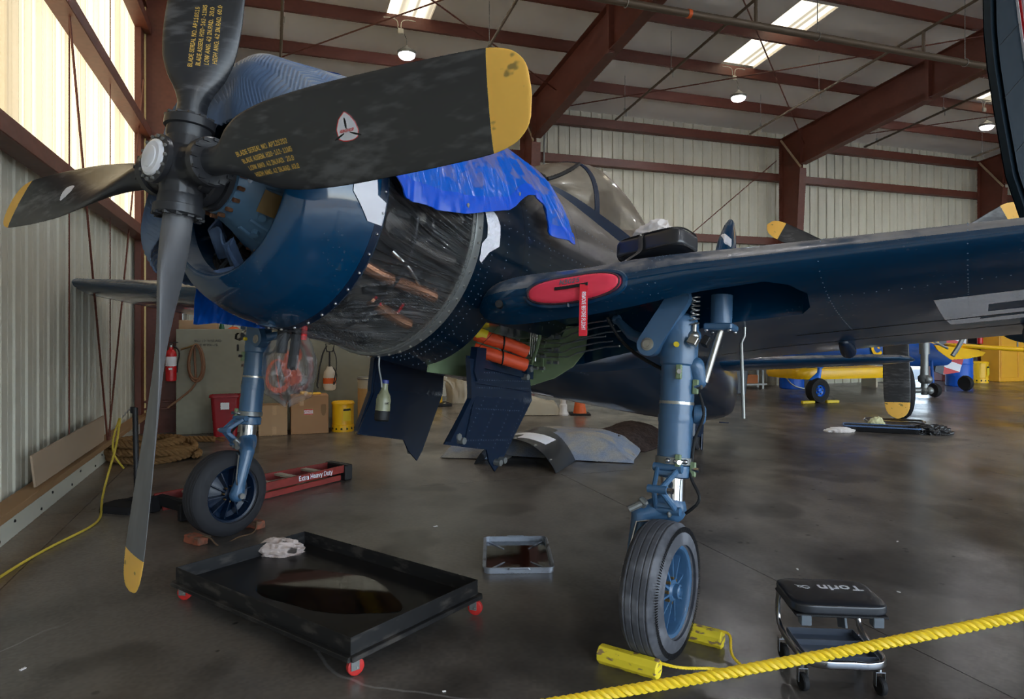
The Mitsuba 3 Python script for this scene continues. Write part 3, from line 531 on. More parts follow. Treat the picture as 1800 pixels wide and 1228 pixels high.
ap('glass', grid(lambda u, v: can(2.78 + 3.2 * u, -PI / 2 + PI * v), 44, 33), 'm_canopy', cn, smooth=True)
def cline(pts, w=.02, h=.012): return tube(pts, w, 6)
ap('bow_frame', grid(lambda u, v: can(3.40 + .075 * u, -PI / 2 + PI * v, .006), 2, 41, .01), 'm_navyflat', cn)
ap('windscreen_frame', [tube(can(np.linspace(2.80, 3.42, 14), s * np.linspace(1.15, .42, 14), .004), .017, 8) for s in (-1, 1)] + [tube(can(np.full(12, 2.79), np.linspace(-1.2, 1.2, 12), .003), .017, 8)], 'm_dark', cn)
for s in (-1, 1): ap('rail', grid(lambda u, v: can(2.78 + 3.15 * u, s * (PI / 2 - .0 + 0 * v), .008) + np.stack([0 * u, 0 * u, -.11 + .13 * v], -1), 30, 2, .02), 'm_navyflat', cn)
ap('cockpit', [boxm((.9, .5, .1), (3.75, 0, .68), None, .03), boxm((.14, .42, .5), (4.25, 0, .80), None, .05), boxm((.10, .26, .18), (4.24, 0, 1.08), None, .05), boxm((.3, .5, .16), (3.05, 0, .80), None, .06)], 'm_dark', cn)

# wings
def wing_sec(l):
    l = A(l, float); LEs = 1.405 + .05 * (l - 1) + np.where(l < 1.0, 1.1 * (1.0 - l) ** 2, 0); LEz = -.355 + .080 * (l - 1) - .035 * np.clip((1.9 - l) / .6, 0, 1)
    TEs = 3.84 - .155 * (l - 1); TEz = -.565 + .098 * (l - 1)
    return LEs, LEz, TEs, TEz, np.interp(l, [.4, .8, 1.0, 1.6, 2.0, 3.3, 5.2], [.50, .46, .44, .42, .35, .25, .14])
NX = 28
xx = (1 - np.cos(np.linspace(0, PI, NX))) / 2
yt = 5 * (.2969 * np.sqrt(xx) - .126 * xx - .3516 * xx ** 2 + .2843 * xx ** 3 - .1036 * xx ** 4)
def wing_ring(l, scale=1.0):
    LEs, LEz, TEs, TEz, t = wing_sec(l); c = TEs - LEs; cam = .012 * np.sin(PI * xx) * c
    up = np.stack([LEs + c * xx, np.full(NX, l), LEz + (TEz - LEz) * xx + cam + t * yt * 1.06], 1); lo = np.stack([LEs + c * xx, np.full(NX, l), LEz + (TEz - LEz) * xx + cam - t * yt * .94], 1)
    r = np.vstack([up[::-1], lo[1:-1]]); m = r.mean(0); return m + (r - m) * scale
def wing_at(l, x, side):
    """a point of the skin at span l and chord fraction x; side +1 above, -1 below"""
    LEs, LEz, TEs, TEz, t = wing_sec(l); c = TEs - LEs; y = 5 * (.2969 * np.sqrt(x) - .126 * x - .3516 * x ** 2 + .2843 * x ** 3 - .1036 * x ** 4)
    return np.stack([LEs + c * x, l + 0 * x, LEz + (TEz - LEz) * x + .012 * np.sin(PI * x) * c + side * t * y * (1.06 if side > 0 else .94)], -1)
ls = np.concatenate([np.linspace(.35, 2.6, 34), np.linspace(2.7, 5.2, 18)])
wm = loft([wing_ring(l) for l in ls] + [wing_ring(5.2) * A([1, 1, 1]) + A([0, .03, 0])] + [wing_ring(5.35, .86), wing_ring(5.43, .6), wing_ring(5.46, .3)])
wq = man(wm)
if wq.volume() < 0: wm.faces = wm.faces[:, ::-1]; wq = man(wm)
bay = prism(Polygon([(1.555, .2), (1.555, 2.26), (1.60, 2.35), (1.70, 2.41), (1.88, 2.39), (1.98, 2.34), (1.98, 1.8), (2.42, 1.1), (2.66, .75), (2.66, .2)]).buffer(.01), 1.0, None, (0, 0, -1.0))
bv = bay.vertices; top = bv[:, 2] > -.5; bv[top, 2] = -.30 + .080 * (bv[top, 1] - 1) - .06 * (bv[top, 0] - 1.5) ; bay.vertices = bv
wq = wq - man(bay)
wcut = unman(wq)
MIR = A([1, -1, 1.])
def mirror(m): m = m.copy(); m.vertices = m.vertices * MIR; m.faces = m.faces[:, ::-1]; return m
wl = ap('wing', wcut, 'm_navy', AP, smooth=35, label='glossy dark blue left wing with dusty top, nearest the camera')
wr = ap('wing', mirror(wcut), 'm_navy', AP, smooth=35, label='right wing mostly hidden behind the nose')
rv = []
for l in (1.72, 1.76, 2.5, 3.05): rv += [wing_at(l, x, sd) for sd in (1, -1) for x in np.linspace(.005, .5, 26)]
for x, sd in ((.12, 1), (.2, 1), (.14, -1)): rv += [wing_at(l, x, sd) for l in np.arange(2.5 if sd < 0 else 1.0, 3.4, .05)]
ap('rivets', rivets([p for p in rv if not (p[2] < -.3 and 1.5 < p[0] < 2.5 and p[1] < 2.45 and p[2] < wing_sec(p[1])[1])], .0035), 'm_rivet', wl, kind='stuff')
# painted marking below the wing: pale bars
def under(poly, lift=.002):
    m = densify(flat(Polygon(poly), .0001), .05); v = m.vertices; LEs, _, TEs, _, _ = wing_sec(v[:, 1]); p = wing_at(v[:, 1], (v[:, 0] - LEs) / (TEs - LEs), -1); p[:, 2] -= lift; m.vertices = p; return m
mat('m_palemark', srgb(226, 227, 234), .3)
ap('insignia_bar', [under([(2.02, 2.915), (2.02, 3.95), (2.20, 3.95), (2.235, 3.13), (2.42, 3.13), (2.40, 3.95), (2.50, 3.95), (2.55, 2.945)]), under([(2.575, 2.95), (2.575, 3.10), (2.63, 3.10), (2.61, 3.2), (2.60, 3.95), (2.70, 3.95), (2.74, 3.2), (2.74, 3.0), (2.72, 2.965)])], 'm_palemark', wl, label='pale bar marking below the wing')
ap('seam', [under([(2.555, 2.2), (2.555, 3.95), (2.572, 3.95), (2.572, 2.2)], .001), under([(3.02, 1.3), (2.95, 4.0), (2.965, 4.0), (3.035, 1.3)], .001)], 'm_dark', wl)
# flap hinge fairings below the wing
for l, x in ((2.38, .80), (3.35, .78)):
    p = wing_at(A(l), A(x), -1); ap('hinge_fairing', rsolid([[(p + A([-.10, 0, .0]), .032), (p + A([.10, 0, -.035]), .05)], [(p + A([.10, 0, -.035]), .05), (p + A([.16, 0, .01]), .03)]], .02, 6), 'm_navyflat', wl)
# air intake in the wing root
def superell(a, b, n=48, e=.8): t = np.arange(n) * 2 * PI / n; return np.stack([a * np.sign(np.cos(t)) * np.abs(np.cos(t)) ** e, b * np.sign(np.sin(t)) * np.abs(np.sin(t)) ** e], 1)
def intake(l, y, push):    # offset (along the span, up) on the leading edge -> point
    lq = 1.325 + l; LEs, LEz, *_ = wing_sec(lq); return np.stack([LEs - push + .9 * y ** 2 / .09 * .12, lq, LEz - .005 + y], -1)
q = superell(.278, .075); il = ap('intake_lip', tube(intake(q[:, 0], q[:, 1], -.002), .018, 8, True), 'm_navy', wl, label='rounded lip of the wing root air intake')
ap('scoop', lathe([(.032, 0), (.026, .004), (.024, .001), (.001, .0)], (0, 0, 0), (0, 0, 1), 20) if False else cyl(A([1.445, .845, -.435]), A([1.40, .865, -.435]), .022, 18), 'm_dark', wl)

# well behind the open doors: green bulkhead, tubes and hoses
gw = L(key(AP + '__wheel_well'), 'green painted wheel well crossed by metal tubes')
bpoly = Polygon([(.1, -.40), (.80, -.40), (.79, -.58), (.70, -.69), (.55, -.78), (.35, -.845), (.1, -.87)])
ap('bulkhead', prism(bpoly, .012, np.stack([A([0, 1., 0]), A([0, 0, 1.]), A([1., 0, 0])], 1), (2.6, 0, 0)), 'm_green', gw, smooth=False)
ap('inner_wall', boxm((.9, .012, .40), (2.15, .13, -.62)), 'm_green', gw)
ap('bulkhead_rim', tube(fus(np.linspace(2.2, 2.62, 14), np.linspace(1.95, 2.72, 14), -.012), .012, 8), 'm_green', gw)
ap('bulkhead_ribs', [boxm((.016, .012, .8 + bz), (2.59, y, -.42 - (.8 + bz) / 2 + .4)) for y, bz in ()] + [bar((2.592, y, -.43), (2.592, y, zb_), .016, .012) for y, zb_ in ((.3, -.80), (.45, -.74), (.58, -.64))] + [boxm((.016, .5, .012), (2.59, .37, -.52))], 'm_green', gw)
for i, z in enumerate((-.47, -.50, -.535, -.57, -.60, -.63)):
    y1 = .62 + .05 * (i % 3); ap('tube', tube([(2.50, .14, z), (2.50, .40, z), (2.50, .42 + .02 * i, z - .01 * (i % 2)), (2.50, y1, z), (2.40, y1 + .12, z + .02), (2.28, y1 + .38, z + .05), (2.2, y1 + .52, z + .05)], .0055, 6), 'm_tubes', gw)
for i in range(4): ap('tube', tube([(2.49, .40 + .018 * i, -.42), (2.49, .40 + .018 * i, -.62 - .016 * i), (2.49, .22 - .02 * i, -.62 - .016 * i), (2.49, .2 - .02 * i, -.72)], .006, 6), 'm_tubes', gw)
for i in range(14): c = A([2.46, .46 + .055 * (i % 4), -.45 - .045 * (i // 2)]); ap('fitting', cyl(c, c + A([0, .035, .0]), .014, 6), 'm_tubes', gw)
for i, (z, dz) in enumerate(((-.60, .03), (-.70, .02))):
    h = ap('orange_hose', tube(spline([(1.95, .30, z + .06), (2.03, .40, z + .03), (2.12, .50, z), (2.2, .56, z - dz)], 16), .044, 14), 'm_hose', gw)
    ap('clamp', tube([A([2.07, .45, z + .015]) + .047 * (math.cos(a) * norm([-.5, .5, 0]) + math.sin(a) * A([0, 0, 1])) for a in np.linspace(0, 2 * PI, 21)[:-1]], .005, 6, True), 'm_dark', h)
ap('yellow_pipe', cyl((1.92, .27, -.52), (2.0, .36, -.555), .046, 14), 'm_yel', gw)

# wheel well doors hanging from the belly
def door_thing(sg):
    y = .41 * sg; d = L(key(AP + '__gear_door'), 'riveted inner face of the right hand wheel door' if sg > 0 else 'smooth dark wheel door on the left')
    P = lambda s, z, dy=0.: A([s, y + sg * (dy - .10 * max(0, -.95 - z)), z])
    out = [(1.76, -.70), (2.50, -.74), (2.53, -.95), (2.28, -1.38), (2.22, -1.45), (2.13, -1.38), (2.08, -1.30), (1.62, -1.26), (1.78, -.98)]
    def sheetm(poly, t, dy=0.):
        m = densify(prism(poly, t), .06); v = m.vertices; yy = y + sg * (dy + v[:, 2] - .13 * np.maximum(0, -.95 - v[:, 1]) - .10 * np.maximum(0, v[:, 1] + .95)); m.vertices = np.stack([v[:, 0], yy, v[:, 1]], 1)
        return m
    ap('skin', sheetm(out, .012), 'm_navyflat', d, smooth=False)
    for dy in ((.012,) if sg > 0 else (.012,)):
        ap('stiffener', [sheetm([(1.74, -.72), (1.79, -.72), (1.80, -.96), (1.69, -1.24), (1.63, -1.24), (1.76, -.97)], .035, dy), sheetm([(1.83, -.86), (1.845, -.86), (1.83, -1.22), (1.81, -1.22)], .012, dy), sheetm([(1.82, -.86), (2.5, -.88), (2.5, -.89), (1.82, -.87)], .02, dy), sheetm([(1.78, -.73), (2.48, -.77), (2.48, -.80), (1.78, -.76)], .028, dy)], 'm_navyflat', d, smooth=False)
        pts = []
        for s0 in np.arange(1.86, 2.5, .028): pts += [(s0, z + .05 * (s0 - 1.8)) for z in (-.80, -.85, -.90)]
        for z in np.arange(-.95, -1.3, -.028): pts += [(s0 - .45 * (-.95 - z), z) for s0 in (1.95, 2.12, 2.3, 2.46)]
        for s0 in np.arange(1.72, 2.3, .028): pts += [(s0 + .02, -1.235), (s0 + .1, -1.03)]
        pts = [q for q in pts if Polygon(out).contains(Point(q))]
        ap('rivets', rivets([[a, y + sg * (.013 - .13 * max(0, -.95 - b) - .10 * max(0, b + .95)), b] for a, b in pts], .0035), 'm_rivet', d, kind='stuff')
    for hp, ht in (([(1.80, -.64), (1.90, -.64), (1.88, -.78), (1.80, -.86), (1.77, -.80)], .05), ([(2.40, -.70), (2.49, -.70), (2.48, -.80), (2.40, -.80)], .045)): ap('hinge', sheetm(hp, ht, .012), 'm_navyflat', d, smooth=False)
    for s0, z in ((1.70, -1.21), (1.755, -1.235), (2.2, -1.385), (2.25, -1.37), (2.44, -.73), (2.40, -.79)): ap('latch', move(cyl((0, 0, 0), (0, .05 * sg, 0), .022, 10), None, P(s0, z, .0)), 'm_zinc', d)
for sg in (1, -1): door_thing(sg)

# main landing gear
def c_tyre(p, n, uv): return mix(srgb(76, 77, 82), srgb(112, 113, 118), smoothstep(.45, .75, fbm(p[0] * 7, p[1] * 7, p[2] * 7, 4)))
mat('m_tyre', srgb(46, 46, 49), .7, spec=.3); mat('m_tyretread', proc(c_tyre), .75, spec=.3)
def wheel(parent, c, axis, R, wd, rim, mats, spokes=10, name='wheel', grooves=(-.5, -.16, .18, .52), tread='m_tyretread'):
    """c: centre, axis: unit vector to the face that shows"""
    fr_ = frame(axis, [0, 0, 1.]); h = wd / 2
    prof = [(rim, -h * .72), (rim + .02, -h * .86), (R - .105, -h), (R - .06, -h * .97), (R - .028, -h * .86), (R - .010, -h * .66)]
    for g in np.arange(-.6, .61, .05):
        dr_ = .006 if any(abs(g - q) < .026 for q in grooves) else 0
        prof.append((R - .012 * abs(g) ** 2 - dr_, h * g))
    prof += [(R - .010, h * .66), (R - .028, h * .86), (R - .06, h * .97), (R - .105, h), (rim + .02, h * .86), (rim, h * .72)]
    k = key((parent + '__' + name)); L(k)
    put('tyre', amove(lathe(prof, c, axis, 72, caps=False)), tread, k)
    put('rim', amove(lathe([(rim + .004, -h * .7), (rim - .014, -h * .55), (rim - .014, h * .05), (rim - .012, h * .6), (rim - .004, h * .74), (rim + .012, h * .80), (rim + .006, h * .62)], c, axis, 56, caps=False)), mats[0], k)
    put('disc', amove(lathe([(.03, h * .25), (.06, h * .2), (rim - .05, -h * .15), (rim - .012, h * .0)], c, axis, 56, caps=False)), mats[0], k)
    sp = []
    for i in range(spokes):
        a = i * 2 * PI / spokes; d0 = math.cos(a) * fr_[:, 0] + math.sin(a) * fr_[:, 1]; t0 = -math.sin(a) * fr_[:, 0] + math.cos(a) * fr_[:, 1]
        q = A(axis) * h
        sp.append(hull([c + d0 * .045 + q * .62 + t0 * s for s in (-.006, .006)] + [c + d0 * .045 + q * .1 + t0 * s for s in (-.008, .008)] + [c + d0 * (rim - .012) + q * .45 + t0 * (s + .02) for s in (-.004, .004)] + [c + d0 * (rim - .012) - q * .1 + t0 * (s + .02) for s in (-.006, .006)]))
    put('spokes', amove(cat(*sp)), mats[0], k)
    put('hub_cap', amove(lathe([(.052, h * .1), (.052, h * .62), (.042, h * .72), (.034, h * .72), (.034, h * .95), (.026, h * 1.0), (.024, h * .9), (.001, h * .9)], c, axis, 28)), mats[0], k)
    put('hub_bolts', amove(cat(*[cyl(c + .058 * (math.cos(a) * fr_[:, 0] + math.sin(a) * fr_[:, 1]) + A(axis) * h * .4, c + .058 * (math.cos(a) * fr_[:, 0] + math.sin(a) * fr_[:, 1]) + A(axis) * h * .62, .0075, 6) for a in np.arange(8) * PI / 4])), 'm_brass', k, kind='stuff')
    return k
def gear(sg):
    side = 'left' if sg > 0 else 'right'
    g = L(key(AP + '__landing_gear_leg'), 'blue main landing gear leg nearest the camera' if sg > 0 else 'main landing gear leg on the far side of the nose')
    bl_ = 'm_gearblue'; P = lambda s, l, z: A([s, l * sg, z]); s0, l0 = 1.79, 1.775
    ax = lambda z: P(s0 + .0 * z, l0, z)
    ap('upper_cylinder', lathe([(.082, 0), (.088, .01), (.088, .20), (.092, .21), (.092, .24), (.088, .25), (.088, .50), (.095, .51), (.098, .55), (.098, .72), (.085, .76), (.04, .78)], ax(-1.225), (0, 0, 1), 36), bl_, g)
    ap('band', lathe([(.0895, .30), (.0895, .315)], ax(-1.225), (0, 0, 1), 36, caps=False), 'm_steelbolt', g)
    ap('clamp_ring', lathe([(.086, 0), (.096, .002), (.096, .036), (.086, .038)], ax(-1.232), (0, 0, 1), 36), 'm_zinc', g)
    ap('clamp_bolts', [sphere(ax(-1.213) + .1 * A([math.cos(a), sg * math.sin(a), 0]), .014, 1) for a in (2.2, 2.45, 2.7, 3.1)], 'm_chrome', g, kind='stuff')
    ap('lower_collar', lathe([(.078, 0), (.09, .006), (.092, .05), (.088, .062), (.08, .065)], ax(-1.30), (0, 0, 1), 36), bl_, g)
    ap('piston', cyl(ax(-1.44), ax(-1.28), .063, 32), 'm_chrome', g)
    ap('axle_fork', rsolid([[(P(s0, l0, -1.46), .075), (P(s0, l0 - .01, -1.42), .07)], [(P(s0 - .02, l0 - .02, -1.45), .068), (P(1.71, 1.645, -1.50), .055)], [(P(1.71, 1.645, -1.50), .052), (P(1.67, 1.635, -1.72), .042)], [(P(1.67, 1.635, -1.72), .042), (P(1.66, 1.65, -1.832), .055)]], .02, 6), bl_, g)
    ap('axle', cyl(P(1.66, 1.575, -1.832), P(1.66, 1.80, -1.832), .022, 16), 'm_steelbolt', g)
    # scissor link in front of the piston
    kx = 1.58
    for a, b in ((-1.25, -1.345), (-1.46, -1.355)):
        for q in (-.055, .055): ap('scissor_arm', bar(P(s0 - .08, l0 + q, a), P(kx, l0 + q * .35, b), .022, .03, (0, 0, 1), .006), bl_, g)
        ap('scissor_lug', [cyl(P(s0 - .082, l0 - .075, a), P(s0 - .082, l0 + .075, a), .022, 14), bar(P(s0 - .115, l0 - .05, a + (b - a) * .25), P(s0 - .115, l0 + .05, a + (b - a) * .25), .02, .02)], bl_, g)
    ap('scissor_pin', cyl(P(kx, l0 - .05, -1.35), P(kx, l0 + .05, -1.35), .02, 14), bl_, g); ap('scissor_nut', cyl(P(kx, l0 + .05, -1.35), P(kx, l0 + .08, -1.35), .015, 6), 'm_chrome', g)
    # pivot head and folding links
    ap('pivot_head', rsolid([[(ax(-.70), .088), (ax(-.60), .078)], [(ax(-.66), .06), (P(1.765, 1.66, -.622), .05)], [(ax(-.60), .06), (P(1.82, 1.84, -.56), .04)], [(P(1.80, 1.86, -.72), .05), (P(1.82, 1.88, -.80), .038)]], .02, 6), bl_, g)
    pv = P(1.745, 1.645, -.622)
    ap('pivot_link', hull([pv + A([dx, 0, 0]) + .062 * A([0, math.cos(a), math.sin(a)]) for dx in (-.07, -.015) for a in np.arange(20) * PI / 10] + [P(1.73 + dx, 1.80, -.38) + .06 * A([0, math.cos(a), math.sin(a)]) for dx in (-.06, -.01) for a in np.arange(12) * PI / 6]), bl_, g)
    ap('pivot_pin', lathe([(.034, 0), (.034, .008), (.026, .01), (.024, .006), (.012, .006), (.012, .012), (.001, .012)], pv + A([-.069, 0, 0]), (-1, 0, 0), 24), 'm_steelbolt', g)
    ap('drag_brace', [cyl(pv + A([.0, -.02 * sg, .02]), P(1.85, 1.47, -.55), .035, 14, .03), cyl(P(1.85, 1.47, -.55), P(1.95, 1.33, -.45), .03, 14, .02), sphere(P(1.95, 1.33, -.45), .03, 2)], bl_, g)
    ap('brake_hose', tube(spline([P(1.80, 1.34, -.46), P(1.82, 1.42, -.58), P(1.82, 1.55, -.68), P(1.8, 1.68, -.74)], 20), .010, 8), 'm_dark', g)
    spq = [P(1.74, 1.87, -.36) + A([0, 0, -.0022 * i]) + .021 * A([math.cos(i * .6), math.sin(i * .6), 0]) for i in range(70)]
    ap('spring', tube(spq, .0045, 6), 'm_steelbolt', g); ap('spring_end', [cyl(P(1.74, 1.87, -.51), P(1.74, 1.87, -.56), .012, 10), sphere(P(1.745, 1.865, -.57), .03, 2)], 'm_steelbolt', g)
    ap('microswitch', [boxm((.04, .05, .045), P(1.70, 1.88, -.60), frame([.3, .4 * sg, 1]), .004)], 'm_steelbolt', g); ap('switch_bracket', boxm((.05, .035, .05), P(1.72, 1.94, -.60), frame([.3, .4 * sg, 1]), .004), 'm_dark', g)
    ap('actuator', [cyl(P(1.86, 1.97, -.34), P(1.86, 1.97, -.50), .055, 20), boxm((.13, .15, .035), P(1.86, 1.97, -.51), None, .008)], bl_, g)
    ap('actuator_rod', cyl(P(1.86, 1.97, -.52), P(1.83, 1.905, -.80), .019, 14), 'm_steelbolt', g)
    ap('actuator_bolts', [sphere(P(1.86 + a, 1.97 + b, -.53), .011, 1) for a in (-.05, .05) for b in (-.06, .06)], 'm_chrome', g, kind='stuff')
    for q, z in ((2.75, -.76), (1.75, -.83), (2.6, -1.215), (1.65, -1.25)):
        c = ax(z) + .105 * A([math.cos(q), sg * math.sin(q), 0]); ap('hose_clip', [boxm((.02, .03, .075), c, None, .004)], 'm_green', g); ap('clip_nut', cyl(c, c + .035 * A([math.cos(q), sg * math.sin(q), 0]), .013, 6), 'm_chrome', g)
    ap('filler_valve', [cyl(ax(-.62) + .09 * A([-.9, .2 * sg, 0]), ax(-.62) + .13 * A([-.9, .2 * sg, 0]), .014, 10)], 'm_yel', g)
    ap('torque_motor', lathe([(.045, 0), (.05, .01), (.05, .05), (.035, .06), (.001, .062)], ax(-.97) + A([.03, .085 * sg, 0]), (.3, 1. * sg, 0), 24), bl_, g)
    ap('brake_line', tube(spline([P(1.80, 1.89, -.86), P(1.79, 1.92, -.98), P(1.79, 1.885, -1.08), P(1.79, 1.87, -1.2), P(1.77, 1.88, -1.3), P(1.75, 1.93, -1.38), P(1.76, 1.86, -1.47)], 40), .008, 8), 'm_dark', g)
    ap('fork_line', tube([P(1.72, 1.84, -1.52), P(1.66, 1.70, -1.52), P(1.64, 1.65, -1.53), P(1.62, 1.62, -1.70), P(1.62, 1.60, -1.75)], .006, 8), 'm_chrome', g)
    ap('swivel_block', [boxm((.05, .05, .03), P(1.63, 1.68, -1.43), frame([1, .4 * sg, .5]), .008), cyl(P(1.60, 1.62, -1.47), P(1.64, 1.7, -1.42), .018, 10)], 'm_zinc', g)
    ap('lock_lever', boxm((.02, .03, .07), P(1.71, 1.80, -1.47), frame([1, 0, .4]), .008), 'm_zinc', g)
    wc = P(1.66, 1.785, -1.832)
    w = wheel(AP, wc, A([0, 1., 0]), .327, .205, .205, (bl_ if sg > 0 else 'm_navyflat',), tread='m_tyretread' if sg > 0 else 'm_tyre'); L(w, 'grey grooved tyre on a ten spoke blue wheel, nearest the camera' if sg > 0 else 'black tyre on a dark spoked wheel below the nose')
    if sg > 0: ap('tyre_ribs', [boxm((.004, .0035, .026), wc + A([0, sg * .1025 * .93, 0]) * 1.0 + .294 * A([math.cos(a), 0, math.sin(a)]), np.stack([A([-math.sin(a), 0, math.cos(a)]), A([0, 1, 0]), A([math.cos(a), 0, math.sin(a)])], 1)) for a in np.arange(150) * 2 * PI / 150], 'm_rubber', w, kind='stuff')
for sg in (1, -1): gear(sg)

# tail
def stab(sg):
    def ring(l, s0, s1, z, t): r = np.stack([s0 + (s1 - s0) * xx, 0 * xx + l * sg, z + t * yt * 1.0], 1); q = np.stack([s0 + (s1 - s0) * xx, 0 * xx + l * sg, z - t * yt], 1); return np.vstack([r[::-1], q[1:-1]])
    return loft([ring(.05, 6.95, 8.25, -.29, .17), ring(1.2, 7.12, 8.18, -.21, .14), ring(2.1, 7.27, 8.05, -.15, .115), ring(2.35, 7.36, 7.98, -.134, .09), ring(2.46, 7.5, 7.88, -.128, .05), ring(2.49, 7.65, 7.75, -.127, .01)])
for sg in (1, -1): ap('tailplane', stab(sg), 'm_navy', AP, smooth=35)
def frg(z, s0, s1, t): r = np.stack([s0 + (s1 - s0) * xx, t * yt, 0 * xx + z], 1); return np.vstack([r[::-1], (r * A([1, -1, 1]))[1:-1]])
ap('fin', loft([frg(-.3, 6.9, 8.7, .2), frg(.8, 7.6, 8.9, .17), frg(1.6, 8.05, 8.9, .13), frg(1.88, 8.3, 8.85, .10), frg(2.02, 8.5, 8.75, .05)]), 'm_navy', AP, smooth=35)
ap('fin_stripe', boxm((.3, .10, .16), (8.25, .03, 1.62), None, .03), 'm_white', AP)
tw = L(key(AP + '__tail_wheel'), 'small grey tail wheel on a blue fork')
ap('strut_fairing', [boxm((.42, .14, .30), (7.30, 0, -1.12), None, .04)], 'm_navyflat', tw)
ap('fork', [boxm((.05, .02, .22), (7.40, s_ * .075, -1.30), None, .006) for s_ in (-1, 1)], 'm_navyflat', tw)
ap('wheel', lathe([(.05, -.055), (.105, -.055), (.125, -.035), (.128, 0), (.125, .035), (.105, .055), (.05, .055)], (7.37, 0, -1.285), (0, 1, 0), 36), 'm_tyre', tw)
ap('wheel_hub', lathe([(.03, -.06), (.06, -.058), (.07, -.05), (.07, .05), (.06, .058), (.02, .06)], (7.37, 0, -1.285), (0, 1, 0), 24), 'm_dark', tw)
ap('tail_door', [boxm((.36, .03, .015), (8.0, .18, -1.03), None, .004), boxm((.36, .03, .015), (6.5, .1, -1.05), None, .004)], 'm_navyflat', AP)
# slender bare rod hanging below the wing
p = wing_at(A(2.02), A(.30), -1); ap('drain_rod', [tube([p, p + A([.0, .0, -.05]), p + A([-.02, -.01, -.09])], .008, 7), cyl(p + A([-.02, -.01, -.09]), p + A([-.0, .012, -.50]), .0095, 10)], 'm_galv', AP)
# ---------------------------------------------------------------- coverings on the aeroplane
def apl(name, mesh, bsdf, parent=None, smooth=30, **k): return put(name, amove(mesh if isinstance(mesh, trimesh.Trimesh) else cat(*mesh)), bsdf, parent, smooth, **k)
def nz(x, y, z=0.0, s=0): return meshkit.noise(np.stack(np.broadcast_arrays(A(x, float), A(y, float), A(z, float)), -1), s)
def fb(x, y, z=0.0, o=3, s=0): return meshkit.fbm(np.stack(np.broadcast_arrays(A(x, float), A(y, float), A(z, float)), -1), o, s)
def c_quilt(p, n, uv): 
    a = fbm(p[0] * 4, p[1] * 4, p[2] * 4, 3); return mix(srgb(78, 98, 128), mix(srgb(116, 128, 146), srgb(160, 156, 150), smoothstep(.3, .9, n[2])), smoothstep(.3, .8, a))
mat('m_quilt', proc(c_quilt), .9, spec=.2, sheen=.3); mat('m_quiltedge', srgb(168, 180, 196), .8)
def quilt(u, w):
    """zigzag stitched relief: u, w in metres"""
    z = np.abs(((w / .14) % 1) - .5) * 2; k = (u + .07 * z) / .034; return np.abs(np.sin(PI * k)) ** .6
QP = PCH([0, .08, .16, .24, .32, .42, .55, .7, .85, 1], [.30, .42, .53, .63, .69, .715, .735, .755, .765, .76]); QS = PCH([0, .08, .16, .24, .32, .42, .55, .7, .85, 1], [.165, .14, .145, .19, .26, .36, .50, .66, .84, 1.02])
def blanket(u, v):
    a = -2.2 + (1.20 + 2.2 + .55 * (1 - u) ** 4) * v
    r = QP(u) + .035 * (fb(a * 1.4, u * 3.0, 1, 3, 4) - .5) * 2 * (.35 + u) + .022 * np.sin(6 * a + 5 * u) * np.exp(-((u - .45) / .3) ** 2)
    r = r - np.where(np.cos(a) > 0, .02 * np.cos(a) ** 2, 0); s = QS(u) + .02 * np.sin(5 * a + 2) * (1 - u) + .03 * (nz(a * 2, u * 5, 3) - .5)
    q = quilt(r * a + .2 * u, u * .95); dr = .011 * q
    return np.stack([s - .4 * dr * (u < .25), (r + dr) * np.sin(a), (r + dr) * np.cos(a) + .0], -1)
bk = apl('moving_blanket', grid(blanket, 260, 420, .008), 'm_quilt', smooth=True); L(bk, 'quilted blue moving blanket draped over the engine cowling', 'blanket')
ed = blanket(np.linspace(0, .42, 40), np.full(40, 1.0)); apl('binding', tube(ed, .011, 6), 'm_quiltedge', bk, label='pale bound edge')
apl('inner_fold', grid(lambda u, v: (lambda a, r: np.stack([.34 + .16 * u + .03 * np.sin(9 * a), r * np.sin(a), r * np.cos(a) + .004 * quilt(r * a, u * .4)], -1))(-2.9 + 1.0 * v, .30 + .17 * u + .03 * np.sin(7 * v * 3)), 60, 80, .01), 'm_quilt', bk, smooth=True)
apl('inner_fold', grid(lambda u, v: (lambda a, r: np.stack([.30 + .20 * u + .02 * np.sin(9 * a), r * np.sin(a), r * np.cos(a)], -1))(2.75 + .75 * v, .47 - .10 * u - .02 * np.sin(7 * v) + .004 * quilt(v * .3, u * .3)), 60, 60, .01), 'm_quilt', bk, smooth=True)
